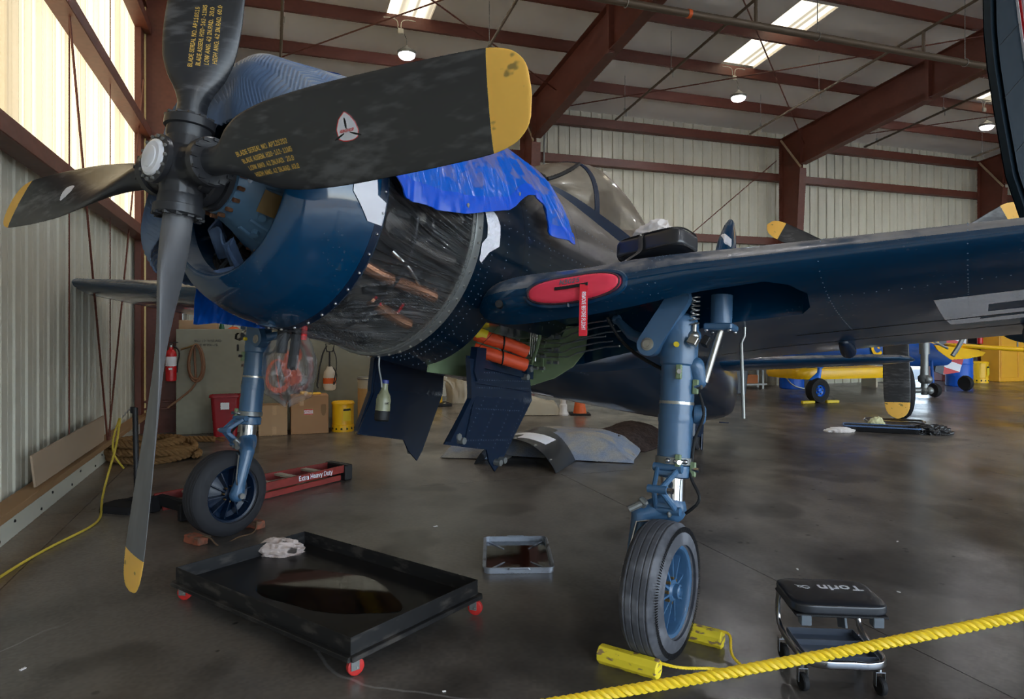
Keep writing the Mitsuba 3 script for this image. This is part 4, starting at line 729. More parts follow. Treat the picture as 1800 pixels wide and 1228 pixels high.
# blue tarpaulin over the accessory bay
def c_tarp(p, n, uv):
    a = fbm(p[0] * 5, p[1] * 5, p[2] * 5, 4); b = smoothstep(.50, .62, fbm(p[0] * 9 + 3 * a, p[1] * 9, p[2] * 7, 4))
    return mix(srgb(2, 84, 182), srgb(110, 104, 130), .75 * b * smoothstep(-.1, .7, n[2]))
mat('m_tarp', proc(c_tarp), .24, spec=.6); mat('m_tarphem', srgb(4, 74, 190), .35)
HEM = PCH([.60, .70, .90, 1.10, 1.36, 1.55, 1.69, 1.82, 1.95, 2.10, 2.27], [1.44, 1.60, 1.60, 1.57, 1.47, 1.38, 1.24, 1.24, 1.42, 1.46, 1.44])
TR = PCH([.5, .8, 1.2, 1.36, 1.7, 2.0, 2.3], [.70, .735, .775, .79, .815, .82, .80])
def tarp(u, v):
    s = .57 + 1.71 * u; a1 = HEM(np.maximum(s, .6)); a0 = -np.interp(s, [.6, .75, 1.15, 1.3, 2.3], [2.48, 2.44, 2.42, 1.6, 1.4]); a = a0 + (a1 - a0) * v
    e = np.clip((v - .75) / .25, 0, 1) ** 2 + .7 * np.clip((.2 - v) / .2, 0, 1) ** 2
    r = TR(s) + .020 * (1 - np.abs(2 * fb(s * 9 + .8 * a, a * 1.6, 2, 2, 9) - 1)) ** 2 + .007 * (1 - np.abs(2 * nz(s * 30 - 5 * a, a * 5, 1, 5) - 1)) ** 3 + .006 * fb(s * 4, a * 3, 5, 2, 1) + e * (.012 + .035 * np.sin(s * 15 + .5) * np.clip((s - 1.2) / .5, 0, 1) + .008 * np.sin(s * 31))
    hang = a < -PI / 2
    return np.stack([s + .03 * e * np.sin(4 * s), np.where(hang, -r - .02, r * np.sin(a)), np.where(hang, (a + PI / 2) * .72, r * np.cos(a) * np.where(np.abs(a) < 1.57, 1 + .02 * (s - 1), 1))], -1)
tp = apl('blue_tarp', grid(tarp, 170, 260, .003), 'm_tarp', smooth=True); L(tp, 'wrinkled blue tarpaulin lying over the top of the engine bay', 'tarp')
for v0, v1 in ((.965, 1.0),): apl('hem', grid(lambda u, v: tarp(u, v0 + (v1 - v0) * v) * A([1, 1.006, 1.0]) + A([0, .002, 0]), 120, 4, .003), 'm_tarphem', tp, smooth=True)
for u_ in (.03, .35, .62, .97): q = tarp(A([u_]), A([.985]))[0]; apl('eyelet', lathe([(.006, 0), (.013, 0), (.013, .004), (.006, .004)], q + A([0, .004, 0]), (0, 1, .1), 14), 'm_galv', tp)
# clear plastic wrapped round the engine
scene['m_film'] = {'type': 'thindielectric', 'int_ior': 1.55}
scene['m_filmhaze'] = {'type': 'blendbsdf', 'weight': .025, 'a': {'type': 'thindielectric', 'int_ior': 1.5}, 'b': {'type': 'twosided', 'bsdf': {'type': 'principled', 'base_color': {'type': 'rgb', 'value': [.75, .77, .8]}, 'roughness': .15, 'specular': .9}}}
def film(u, v):
    a = .9 + 2.75 * v; s = .64 + .66 * u; edge = np.sin(PI * u) ** .6
    w = a * 6 + 2.2 * (u - .5) * np.sin(3 * a)
    fold = (1 - np.abs(2 * nz(w * 3.6, u * .8, 1, 3) - 1)) ** 2 + .6 * (1 - np.abs(2 * nz(w * 9 + 2 * u, u * 1.4, 4, 8) - 1)) ** 3
    zig = .010 * np.abs(((u * 3 + .7 * np.sin(2 * a)) % 1) - .5)
    r = .684 + .064 * u + edge * (-.045 + .022 * fold + zig + .03 * (fb(a * 2, u * 2, 7, 2, 2) - .5)) + .004
    return np.stack([s, r * np.sin(a), r * np.cos(a)], -1)
pw = apl('plastic_wrap', grid(film, 70, 420), 'm_filmhaze', smooth=False); L(pw, 'creased clear plastic sheet wrapped round the open engine bay', 'plastic sheet')
# clear bag hanging below the nose
def bag(u, v):
    a = 2 * PI * v; z = -.70 - .37 * u; w = np.interp(u, [0, .1, .3, .6, .85, 1], [.07, .10, .13, .145, .12, .01])
    f = 1 + .16 * np.sin(7 * a + 3 * u) * np.exp(-u) + .25 * (nz(np.cos(a) * 4, np.sin(a) * 4, u * 3, 6) - .5) + .3 * u ** 3 * (nz(np.cos(a) * 9, np.sin(a) * 9, u * 12, 2) - .5)
    return np.stack([.71 + w * f * np.cos(a), .02 + .8 * w * f * np.sin(a), z + .02 * np.sin(5 * a) * u ** 3], -1)
bg = apl('plastic_bag', grid(bag, 60, 90), 'm_filmhaze', smooth=False); L(bg, 'clear plastic bag hanging below the nose cowling', 'plastic bag')
apl('drain_pipe', [tube(spline([(.74, .0, -.62), (.73, .01, -.75), (.71, .03, -.84), (.70, .04, -.88)], 12), .026, 10), cyl((.69, -.05, -.60), (.69, -.05, -.80), .03, 12)], 'm_dark', AP)
apl('drain_cap', cyl((.77, .02, -.64), (.77, .02, -.72), .018, 10), 'm_red', AP)
# catch bottle
cb = thing('catch_bottle', 'small plastic bottle half full of dark oil hanging below the engine bay', 'bottle')
apl('tube', tube(spline([(1.385, 0, -.745), (1.39, 0, -.82), (1.42, 0, -.90), (1.43, 0, -.94)], 14), .006, 7), 'm_zinc', cb)
mat('m_bottle', srgb(128, 128, 100), .3, spec=.5); mat('m_bluecap', srgb(30, 44, 110), .4)
apl('body', lathe([(.02, -.915), (.021, -.95), (.026, -.965), (.040, -.99), (.046, -1.02), (.044, -1.05), (.046, -1.06), (.046, -1.085)], (1.455, 0, 0), (0, 0, 1), 28), 'm_bottle', cb)
apl('oil', lathe([(.046, -1.085), (.047, -1.09), (.046, -1.14), (.038, -1.15), (.001, -1.15)], (1.455, 0, 0), (0, 0, 1), 28), 'm_dark', cb, label='dark oil in the lower half')
apl('cap', lathe([(.024, -.915), (.024, -.895), (.010, -.89)], (1.455, 0, 0), (0, 0, 1), 20), 'm_bluecap', cb)
apl('handwriting', [text(s_, .016, (1.425, .046, -1.045), (1, .25, 0), (0, 0, 1), .001, False) for s_ in ('oK',)], 'm_dark', cb)
# red intake plug with its strap and streamer
c_plug = srgb(238, 64, 86); mat('m_plug', c_plug, .45, spec=.5); mat('m_piping', srgb(70, 40, 48), .6); mat('m_grey', srgb(96, 104, 112), .5); mat('m_streamer', srgb(206, 26, 44), .6)
pg = thing('intake_plug', 'red padded plug in the wing root air intake with black strap', 'intake cover')
def plug(l, y, push): return intake(l, y, push)
def plugsurf(k, b):
    return [plug(q[:, 0] * k, q[:, 1] * k, b)]
q = superell(.262, .068, 64, .8)
rings = [plug(q[:, 0] * k, q[:, 1] * k, b) for k, b in ((.90, -.05), (1.0, -.02), (1.02, .005), (1.0, .022), (.93, .034), (.75, .040), (.4, .044), (.05, .045))]
apl('pad', loft(rings), 'm_plug', pg, smooth=60)
apl('piping', tube(plug(q[:, 0] * 1.0, q[:, 1] * 1.0, .024), .0055, 6, True), 'm_piping', pg)
def plug_flat(m, l0, y0, lift): m = m.copy(); v = m.vertices; k = np.hypot((l0 + v[:, 0]) / .262, (y0 + v[:, 1]) / .068); m.vertices = plug(l0 + v[:, 0], y0 + v[:, 1], .047 - .012 * np.clip(k, 0, 1) ** 3 + lift + v[:, 2]); return m
apl('registration', plug_flat(densify(text('N3025', .024, (0, 0, 0), (1, 0, 0), (0, 1, 0), .001, True, .115), .02), -.065, .027, .001), 'm_grey', pg)
apl('strap', plug_flat(densify(boxm((.19, .016, .004), (.095, 0, .002), None, .001), .02), -.085, .006, .006), 'm_black', pg)
st = thing('warning_streamer', 'red REMOVE BEFORE FLIGHT streamer hanging from the intake plug', 'streamer')
p0 = plug(A(.085), A(-.004), .058); p1 = p0 + A([-.015, .02, -.25]); ux = norm([.35, 1, 0]); dn = norm(p1 - p0); nn = np.cross(ux, -dn)
if nn[0] > 0: nn = -nn
ux = np.cross(-dn, nn) ; 
apl('ribbon', boxm((.043, .27, .003), (p0 + p1) / 2, np.stack([ux, -dn, nn], 1), .001), 'm_streamer', st)
apl('lettering', text('REMOVE BEFORE FLIGHT', .020, p0 + dn * .03 + nn * .0028 + ux * .008, dn, -ux, .0008, True, .20), 'm_white', st)
apl('tag', boxm((.02, .003, .022), plug(A(-.02), A(-.078), .02), None, .001), 'm_grey', pg)
# cushion on the wing with a rag on top
ck = thing('wing_cushion', 'black leather cushion with strap lying on the wing root', 'cushion')
zc = lambda s, l: wing_at(A(float(l)), A((s - wing_sec(l)[0]) / (wing_sec(l)[2] - wing_sec(l)[0])), 1)[2]
def pillow(c, sx, sy, sz, R=None, e=.35, sub=4):
    m = trimesh.creation.icosphere(subdivisions=sub); v = m.vertices; f = np.sign(v) * np.abs(v) ** e; k = f / np.max(np.abs(f), axis=1, keepdims=True)
    w = np.where(True, np.sign(v) * (np.abs(v) ** .33), 0); w = w / (np.sum(np.abs(w) ** 6, axis=1, keepdims=True) ** (1 / 6)); m.vertices = w * A([sx, sy, sz]) / 2
    return move(m, R, c)
RC = frame([.12, -.07, 1], [-.22, .975, .08]); cz = zc(1.80, 1.62) + .062
mat('m_leather', srgb(36, 38, 43), .3, spec=.8)
apl('pad', pillow((1.80, 1.615, cz), .43, .22, .115, RC), 'm_leather', ck, smooth=60)
ringq = superell(.212, .108, 60, .5); cc = A([1.80, 1.615, cz])
for dz in (.048, -.046): apl('seam', tube(cc + ringq[:, :1] * RC[:, 0] + ringq[:, 1:] * RC[:, 1] + dz * RC[:, 2], .004, 6, True), 'm_black', ck)
sp = cc - .02 * RC[:, 0]; fr0 = RC[:, 1] if RC[0, 1] < 0 else -RC[:, 1]
apl('strap', grid(lambda u, v: (spline([sp + RC[:, 2] * .06 + fr0 * .02, sp + RC[:, 2] * .060 + fr0 * .09, sp + RC[:, 2] * .02 + fr0 * .119, sp - RC[:, 2] * .05 + fr0 * .122, sp - RC[:, 2] * .085 + fr0 * .15 - RC[:, 0] * .02, sp - RC[:, 2] * .125 + fr0 * .19 - RC[:, 0] * .04], 24)[(u * 23).round().astype(int)] + ((v - .5) * .030)[..., None] * RC[:, 0]), 24, 3, .004), mat('m_strap', srgb(66, 64, 62), .5), ck, smooth=True)
apl('snap', [sphere(sp + RC[:, 2] * .04 + fr0 * .121, .007, 1)], 'm_steelbolt', ck); apl('snap', [sphere(sp - RC[:, 2] * .122 + fr0 * .188 - RC[:, 0] * .04, .007, 1)], 'm_steelbolt', ck)
mat('m_rag', srgb(214, 208, 204), .9, spec=.1)
def c_dirty(p, n, uv): return mix(srgb(196, 180, 172), srgb(84, 76, 72), smoothstep(.52, .68, fbm(p[0] * 14, p[1] * 14, p[2] * 14, 4)))
mat('m_dirtyrag', proc(c_dirty), .9, spec=.1)
rg = put('white_rag', amove(move(crumple((0, 0, 0), (.26, .16), .10, 3), RC, cc + RC[:, 2] * .05 - RC[:, 0] * .02)), 'm_rag', None, 20); L(rg, 'crumpled white rag lying on the black cushion', 'rag')

# ---------------------------------------------------------------- floor things near the camera
Z3 = A([0, 0, 1.])
def at(c, x, z=Z3): x = norm(A([x[0], x[1], 0.])); return np.stack([x, np.cross(Z3, x), Z3], 1), A(c, float)
def tput(name, mesh, bsdf, parent, RT, smooth=30, **k): return put(name, move(mesh if isinstance(mesh, trimesh.Trimesh) else cat(*mesh), RT[0], RT[1]), bsdf, parent, smooth, **k)
mat('m_panblack', srgb(20, 20, 21), .38, spec=.5); mat('m_oil', srgb(6, 5, 4), .03, spec=.7); mat('m_redwheel', srgb(186, 44, 40), .45)
def c_panrim(p, n, uv): return mix(srgb(24, 24, 25), srgb(58, 54, 50), smoothstep(.5, .75, fbm(p[0] * 9, p[1] * 9, p[2] * 20, 4)))
mat('m_panrim', proc(c_panrim), .5)
ct = thing('drip_pan_cart', 'large black oil drip pan on red casters', 'drip pan'); RT = at((-1.09, 3.985, 0), (.802, -.597))
a, b = .78, .455
def tray_shell(a, b, z0, z1, t, rad=.0):
    out = sbox(-a, -b, a, b).buffer(rad) if rad else sbox(-a, -b, a, b); inn = out.buffer(-t)
    return cat(prism(out.difference(inn), z1 - z0, None, (0, 0, z0)), prism(inn, t, None, (0, 0, z0)))
tput('pan', tray_shell(a, b, .104, .192, .004), 'm_panrim', ct, RT, smooth=False)
tput('pan_floor', boxm((2 * a - .012, 2 * b - .012, .003), (0, 0, .1105)), 'm_panblack', ct, RT, smooth=False)
pud = Polygon([(.05 + .48 * math.cos(t) * (1 + .12 * math.sin(3 * t + 1) + .05 * math.sin(7 * t)), -.02 + .26 * math.sin(t) * (1 + .12 * math.sin(2 * t) + .06 * math.sin(5 * t))) for t in np.linspace(0, 2 * PI, 70)[:-1]])
tput('oil_puddle', prism(pud, .0015, None, (0, 0, .112)), 'm_oil', ct, RT, smooth=False, label='pool of dark oil')
for q in (((-a - .012, -b - .012), (a + .012, -b - .012)), ((-a - .012, b + .012), (a + .012, b + .012)), ((-a - .012, -b - .012), (-a - .012, b + .012)), ((a + .012, -b - .012), (a + .012, b + .012))):
    tput('frame_rail', bar((*q[0], .098), (*q[1], .098), .03, .024, (0, 0, 1), .003), 'm_panrim', ct, RT, smooth=False)
for i, (x, y) in enumerate(((-a, -b), (a, -b), (a, b), (-a, b))):
    cs = L(key(ct + '__caster'), 'red caster wheel with steel fork'); d = A([x * .97, y * .95, 0]); g = math.radians((35, 75, 20, 120)[i]); R2 = np.stack([A([math.cos(g), math.sin(g), 0]), A([-math.sin(g), math.cos(g), 0]), Z3], 1)
    RT2 = (RT[0] @ R2, RT[1] + RT[0] @ d)
    tput('wheel', lathe([(.012, -.014), (.034, -.014), (.041, -.010), (.042, 0), (.041, .010), (.034, .014), (.012, .014)], (.02, 0, .042), (0, 1, 0), 28), 'm_redwheel', cs, RT2)
    tput('fork', [boxm((.042, .003, .062), (.012, s_ * .019, .062), None, .001) for s_ in (-1, 1)] + [boxm((.05, .046, .004), (.004, 0, .087))], 'm_zinc', cs, RT2)
    tput('axle_bolt', cyl((.02, -.024, .042), (.02, .024, .042), .006, 6), 'm_steelbolt', cs, RT2)
    if i in (0,): tput('brake_lever', [boxm((.05, .03, .006), (.06, 0, .06), frame([.3, 0, 1]), .002), boxm((.02, .05, .012), (.04, 0, .07), None, .003)], 'm_zinc', cs, RT2)
one('dirty_rag', crumple((-1.55, 4.60, .112), (.32, .20), .085, 11, 5), 'm_dirtyrag', 'crumpled dirty rag lying in the black drip pan', 'rag', smooth=20)
dt = thing('drip_tray', 'small galvanised drip tray with oil on the floor', 'drip tray'); RT = at((.035, 4.86, 0), (1, .03))
def c_galvt(p, n, uv): return mix(srgb(166, 172, 182), srgb(70, 70, 70), smoothstep(.5, .75, fbm(p[0] * 14, p[1] * 14, p[2] * 14, 4)))
mat('m_galvtray', proc(c_galvt), .35, .6)
rr = sbox(-.19, -.30, .19, .30).buffer(.04)
tput('rim', [prism(rr.difference(rr.buffer(-.012)), .036, None, (0, 0, .002)), prism(rr.buffer(.008).difference(rr.buffer(-.004)), .006, None, (0, 0, .036))], 'm_galvtray', dt, RT, smooth=False)
tput('tray_floor', prism(rr.buffer(-.01), .004, None, (0, 0, .001)), 'm_galvtray', dt, RT, smooth=False)
tput('oil', prism(rr.buffer(-.016), .002, None, (0, 0, .006)), 'm_oil', dt, RT, smooth=False, label='black oil')
for sx in (-1, 1):
    for sy in (-1, 1): tput('corner_rib', bar((sx * .2, sy * .30, .012), (sx * .09, sy * .14, .010), .008, .006), 'm_galvtray', dt, RT)
for sy in (-1, 1): tput('handle', tube([(-.07, sy * .345, .03), (-.06, sy * .352, .04), (.06, sy * .352, .04), (.07, sy * .345, .03)], .006, 6), 'm_galvtray', dt, RT)

# rolling mechanic's seat
sn = thing('rolling_seat', 'low chrome mechanic seat on casters with black padded top', 'stool'); RT = at((1.48, 3.21, 0), (1.0, -.09))
tput('cushion', pillow((0, .02, .352), .42, .34, .055), 'm_leather', sn, RT, smooth=60)
tput('seat_board', boxm((.40, .32, .012), (0, .02, .322), None, .003), 'm_black', sn, RT)
tput('cushion_lettering', [text('Torin', .055, (.165, .085, .3795), (-1, .0, 0), (0, -1, 0), .0012, True, .20)], 'm_white', sn, RT)
bullo = Point(0, 0).buffer(.018).union(Point(-.024, .006).buffer(.012)).union(Polygon([(-.03, .012), (-.044, .026), (-.03, .02)])); bullo = bullo.difference(bullo.buffer(-.004))
tput('cushion_emblem', prism(bullo, .0012, None, (-.095, .055, .3793)), 'm_white', sn, RT, smooth=False)
for sx in (-1, 1):
    tput('seat_block', boxm((.045, .05, .045), (sx * .155, -.12, .30), None, .003), 'm_grey', sn, RT)
path = [(-.185, .13, .335), (-.188, .16, .30), (-.188, .175, .23), (-.188, .16, .17), (-.185, .10, .145), (-.180, -.10, .14), (-.165, -.17, .138), (-.12, -.20, .138), (0, -.205, .138), (.12, -.20, .138), (.165, -.17, .138), (.18, -.10, .14), (.185, .10, .145), (.188, .16, .17), (.188, .175, .23), (.188, .16, .30), (.185, .13, .335)]
pq = spline(path, 90)
def ribbon_tube(pts, w, h):
    t = np.gradient(pts, axis=0); t /= np.linalg.norm(t, axis=1, keepdims=True); rings = []
    for p_, t_ in zip(pts, t):
        out = A([p_[0] * 1.0, min(p_[1], 0) * 1.2 - .0, 0]); x = norm(out - t_ * (out @ t_)); y = np.cross(t_, x); k = superell(h / 2, w / 2, 16, .55); rings.append(p_ + k[:, :1] * x + k[:, 1:] * y)
    return loft(rings)
tput('frame', ribbon_tube(pq, .036, .018), 'm_chrome', sn, RT, smooth=50)
tput('tool_tray', tray_shell(.155, .145, .115, .15, .004), 'm_gtray' if mat('m_gtray', srgb(92, 98, 108), .4, .4) else '', sn, RT, smooth=False)
tput('tray_divider', boxm((.30, .006, .028), (0, .03, .130)), 'm_gtray', sn, RT, smooth=False)
tput('tray_brace', boxm((.012, .10, .16), (.10, .15, .24), frame([0, .35, 1]), .002), 'm_grey', sn, RT)
for x, y in ((-.175, -.15), (.15, -.16), (-.175, .14), (.175, .14)):
    cs = L(key(sn + '__caster')); tput('wheel', lathe([(.01, -.013), (.034, -.013), (.038, -.008), (.038, .008), (.034, .013), (.01, .013)], (x, y - .01, .038), (1, .2, 0), 24), 'm_rubber', cs, RT)
    tput('fork', [boxm((.003, .03, .06), (x + q, y, .065), None, .001) for q in (-.019, .019)] + [boxm((.042, .03, .004), (x, y, .097))], 'm_chrome', cs, RT)
    tput('stem', cyl((x, y, .098), (x, y, .13), .008, 8), 'm_chrome', cs, RT)

# chocks, bricks and strings at the main wheels
def c_yelw(p, n, uv): return mix(srgb(238, 214, 52), srgb(150, 120, 80), smoothstep(.60, .68, fbm(p[0] * 24, p[1] * 24, p[2] * 60, 4)))
mat('m_yelwood', proc(c_yelw), .55)
LH = norm([LFT[0], LFT[1], 0]); FH = norm([FWD[0], FWD[1], 0])
cw0 = A([.727, 3.403, 0])
for i, (d, l) in enumerate(((.232, .15), (-.235, .15))):
    c = cw0 + FH * d + LH * (-.06 if i == 0 else .09) + A([0, 0, .042]); oct_ = [(.045 * math.cos(t), .045 * math.sin(t)) for t in np.arange(8) * PI / 4 + PI / 8]
    R0 = frame(LH, [0, 0, 1]); k = A([[x, y] for x, y in oct_]); rings = [c + LH * s * l + (k[:, :1] * R0[:, 0] + k[:, 1:] * R0[:, 1]) * q for s, q in ((-1, .9), (-.97, 1), (.97, 1), (1, .9))]
    one('wheel_chock', loft(rings), 'm_yelwood', ['worn yellow wooden chock in front of the grey tyre', 'worn yellow wooden chock behind the grey tyre'][i], 'chock', 'yellow chocks at the nearest wheel', smooth=25)
def twist(pts, r, strands=3, pitch=None, n=8):
    """a laid rope: strands wound round the line"""
    p = A(pts, float); s = np.concatenate([[0], np.cumsum(np.linalg.norm(np.diff(p, axis=0), axis=1))]); pitch = pitch or r * 7; m = int(s[-1] / pitch * 9) + 2
    from scipy.interpolate import interp1d
    q = interp1d(s, p, axis=0)(np.linspace(0, s[-1], m)); t = np.gradient(q, axis=0); t /= np.linalg.norm(t, axis=1, keepdims=True); x = frame(t[0])[:, 0]; X = []
    for i in range(m): x = norm(x - t[i] * (x @ t[i])); X.append(x)
    X = A(X); Y = np.cross(t, X); ph = np.linspace(0, s[-1], m) / pitch * 2 * PI; out = []
    for k in range(strands): a = (ph + k * 2 * PI / strands)[:, None]; out.append(tube(q + r * .5 * (np.cos(a) * X + np.sin(a) * Y), r * .56, n))
    return cat(*out)
mat('m_yelrope', srgb(240, 206, 40), .5); mat('m_string', srgb(96, 74, 52), .8)
e1 = cw0 + FH * .232 + LH * .09 + A([0, 0, .075]); e2 = cw0 - FH * .235 + LH * .22 + A([0, 0, .08])
one('chock_cord', twist(spline([e1, e1 + A([.08, .0, -.02]), (.98, 3.22, .012), (1.06, 3.20, .012), (1.085, 3.23, .012), (1.06, 3.30, .03), e2 + A([.03, -.01, .0]), e2], 60), .007, 3, None, 5), 'm_yelrope', 'thin yellow cord joining the two yellow chocks', 'cord')
def c_brick(p, n, uv): return mix(srgb(150, 84, 60), srgb(110, 82, 66), smoothstep(.4, .7, fbm(p[0] * 18, p[1] * 18, p[2] * 18, 4)))
mat('m_brick', proc(c_brick), .85)
cwr = A([-2.24, 5.385, 0])
for i, c in enumerate((cwr + FH * .25 + LH * .02, cwr - FH * .25 + LH * .02)):
    bm = densify(boxm((.19, .085, .06), (0, 0, .03), None, .008), .02); bm.vertices += (meshkit.noise(bm.vertices * 50 + i, 3)[:, None] - .5) * .006; bm.vertices[:, 2] = np.maximum(bm.vertices[:, 2], 0.001)
    one('brick_chock', move(bm, at(c, LH)[0], c), 'm_brick', ['broken red brick in front of the black tyre', 'broken red brick behind the black tyre'][i], 'brick', 'brick chocks at the far wheel', smooth=False)
one('brick_string', tube(spline([cwr + FH * .25 + LH * .1 + A([0, 0, .066]), cwr + FH * .22 + LH * .16 + A([0, 0, .05]), cwr + FH * .20 + LH * .2 + A([0, 0, .008]), cwr + LH * .17 + A([0, 0, .006]), cwr - FH * .16 + LH * .15 + A([0, 0, .01]), cwr - FH * .22 + LH * .1 + A([0, 0, .066])], 40), .006, 6), 'm_string', 'brown string joining the two brick chocks', 'string')
# barrier rope in the foreground, held by posts outside the picture
br = [A([x, 1.10 + .02 * x, 1.037 + .165 * (x - .27) + .03 * (x - .27) ** 2]) for x in np.linspace(.10, 2.3, 14)]; br = [A([-1.75, 1.02, .99]), A([-1.2, 1.04, .93]), A([-.6, 1.07, .93]), A([-.2, 1.09, .97])] + br
one('barrier_rope', twist(spline(br, 320), .0088, 3, .034, 6), 'm_yelrope', 'thick yellow barrier rope crossing the lower right corner', 'rope')
for i, q in enumerate((br[0], br[-1])):
    ps = thing('rope_post', ['post at the left end of the yellow barrier rope', 'post at the right end of the yellow barrier rope'][i], 'post')
    put('base', lathe([(.16, 0), (.16, .02), (.05, .045), (.025, .05)], A([q[0], q[1], 0]) + A([[-1, 1][i] * .03, 0, 0]), (0, 0, 1), 28), 'm_rubber', ps); put('pole', lathe([(.024, .04), (.024, q[2] + .04), (.03, q[2] + .05), (.015, q[2] + .08)], A([q[0], q[1], 0]) + A([[-1, 1][i] * .03, 0, 0]), (0, 0, 1), 16), 'm_black', ps)
# thin yellow rope on a black post by the left wall
pk = thing('barrier_post', 'black post on a flat rubber base with a chain at its top', 'post')
oct_ = [(x * .27, y * .20) for x, y in ((-1, -.35), (-.55, -1), (.55, -1), (1, -.35), (1, .35), (.55, 1), (-.55, 1), (-1, .35))]; RT = at((-3.40, 6.17, 0), (1, -.25))
bs = loft([[(x * k, y * k, z) for x, y in oct_] for k, z in ((1, 0), (1, .012), (.84, .05), (.80, .052))])
put('base', move(bs, *RT), 'm_rubber', pk, smooth=False); put('base_ring', lathe([(.05, 0), (.06, .004), (.06, .012), (.045, .014)], A([-3.44, 6.30, .05]), (0, 0, 1), 20), 'm_rubber', pk)
put('pole', cyl((-3.45, 6.36, .04), (-3.545, 6.50, .86), .024, 14), 'm_black', pk); put('eye', boxm((.05, .02, .06), (-3.56, 6.49, .84), None, .006), 'm_black', pk)
for i in range(7):
    c = A([-3.575, 6.47, .855]) + A([-.008, -.006, -.012]) * i; d = frame([0, 0, 1] if i % 2 else [1, .3, .2]); put('chain_link', tube([c + .014 * math.cos(t) * d[:, 0] + .008 * math.sin(t) * d[:, 1] for t in np.linspace(0, 2 * PI, 13)[:-1]], .003, 5, True), 'm_chrome', pk)
yr = [(-3.64, 6.42, .77), (-3.66, 6.40, .55), (-3.69, 6.33, .30), (-3.66, 6.18, .10), (-3.52, 5.92, .02), (-3.40, 5.62, .012), (-3.37, 5.2, .012), (-3.34, 4.8, .012), (-3.27, 4.38, .012), (-3.1, 3.6, .012)]
one('floor_rope', twist(spline(yr, 120), .010, 3, .05, 5), mat('m_oldrope', srgb(176, 152, 50), .7), 'thin yellow rope running from the black post across the floor to the left', 'rope')
one('rope_tail', twist(spline([(-3.65, 6.43, .77), (-3.71, 6.44, .6), (-3.70, 6.42, .45), (-3.62, 6.45, .3)], 20), .009, 3, .05, 5), 'm_oldrope', 'short loose end of yellow rope beside the black post', 'rope')
# coil of manila rope
def c_manila(p, n, uv): return mix(srgb(134, 102, 66), srgb(104, 78, 50), fbm(p[0] * 30, p[1] * 30, p[2] * 30, 3))
mat('m_manila', proc(c_manila), .9, spec=.1)
rc = thing('rope_coil', 'big coil of thick brown manila rope by the left wall', 'rope'); pts = []
for i, t in enumerate(np.linspace(0, 7.6 * 2 * PI, 230)):
    k = t / (2 * PI); lay = int(k // 2.6); f_ = k - 2.6 * lay; r_ = (.52 - .095 * f_, .30 + .085 * f_, .47 - .09 * f_)[lay]; zz = .045 + .082 * np.interp(k, [0, 2.4, 2.8, 5.0, 5.4, 8], [0, 0, 1, 1, 2, 2])
    pts.append((-4.42 + .03 * math.sin(3 * t) + r_ * math.cos(t) - .06 * lay, 8.50 + .80 * r_ * math.sin(t) + .03 * lay, zz + .012 * math.sin(2 * t + k)))
put('coil', twist(pts, .043, 3, .20, 8), 'm_manila', rc)
put('loose_end', twist(spline([pts[-1], A(pts[-1]) + A([-.3, .3, -.02]), (-5.0, 9.45, .06), (-4.7, 9.75, .045), (-4.2, 9.78, .045)], 30), .043, 3, .20, 8), 'm_manila', rc)
put('frayed_tip', [tube([(-4.2, 9.78, .045), (-4.2 + .10 + .03 * math.sin(i * 2.1), 9.78 + .05 * math.sin(i * 1.7), .045 + .035 * math.cos(i * 2.7))], .005, 5) for i in range(24)], 'm_manila', rc, kind='stuff')
# stepladder lying on its side behind the wheel
ld = thing('stepladder', 'red fibreglass stepladder lying on the floor behind the black wheel', 'ladder')
def c_redl(p, n, uv): return mix(srgb(150, 44, 36), srgb(110, 40, 36), fbm(p[0] * 8, p[1] * 8, p[2] * 20, 4))
mat('m_redladder', proc(c_redl), .5); mat('m_beige', srgb(176, 166, 146), .5)
lr, ll = A([-1.88, 7.38, 0]), A([-2.93, 5.90, 0]); dL = norm(ll - lr); nL = A([-dL[1], dL[0], 0.]); Ln = np.linalg.norm(ll - lr)
P = lambda t, w, z: lr + dL * Ln * t + nL * w * (.13 + .11 * t) + A([0, 0, z])
for s_ in (-1, 1):
    put('rail', [bar(P(.0, s_, .125), P(1, s_, .125), .022, .075, Z3, .003)], 'm_redladder', ld, smooth=False)
    put('rear_rail', bar(P(.02, s_ * .86, .036), P(.97, s_ * .86, .036), .02, .055, Z3, .003), 'm_redladder', ld, smooth=False)
    put('foot', boxm((.09, .05, .14), P(1.0, s_, .075), at((0, 0, 0), dL)[0], .008), 'm_rubber', ld)
for t in (.17, .34, .51, .68, .85): put('step', bar(P(t, -1, .14), P(t, 1, .14), .075, .022, Z3, .004), 'm_beige', ld, smooth=False)
for t in (.25, .5, .75): put('rear_bar', bar(P(t, -.86, .035), P(t, .86, .035), .02, .03, Z3), 'm_beige', ld, smooth=False)
put('top_cap', boxm((.10, .34, .165), P(-.02, 0, .085), at((0, 0, 0), dL)[0], .012), 'm_black', ld)
nside = -nL if nL[1] > 0 else nL; sgn = -1 if nL[1] > 0 else 1
put('rail_lettering', text('Extra Heavy Duty', .045, P(.34, sgn, .108) + nside * .0125, -dL, Z3, .001, True, .42), 'm_white', ld)
put('bottom_brace', boxm((.05, .50, .10), P(.97, 0, .10), at((0, 0, 0), dL)[0], .01), 'm_rubber', ld)
# board leaning on the left wall
put('plywood_board', prism([(6.5, .33), (8.95, .33), (8.95, .62), (6.4, .60)], .015, np.stack([UU, Z3, np.cross(UU, Z3)], 1), VV * (VL + .10)), 'm_plate', None, False); L('plywood_board', 'brown board standing on the low girt of the left wall', 'board')

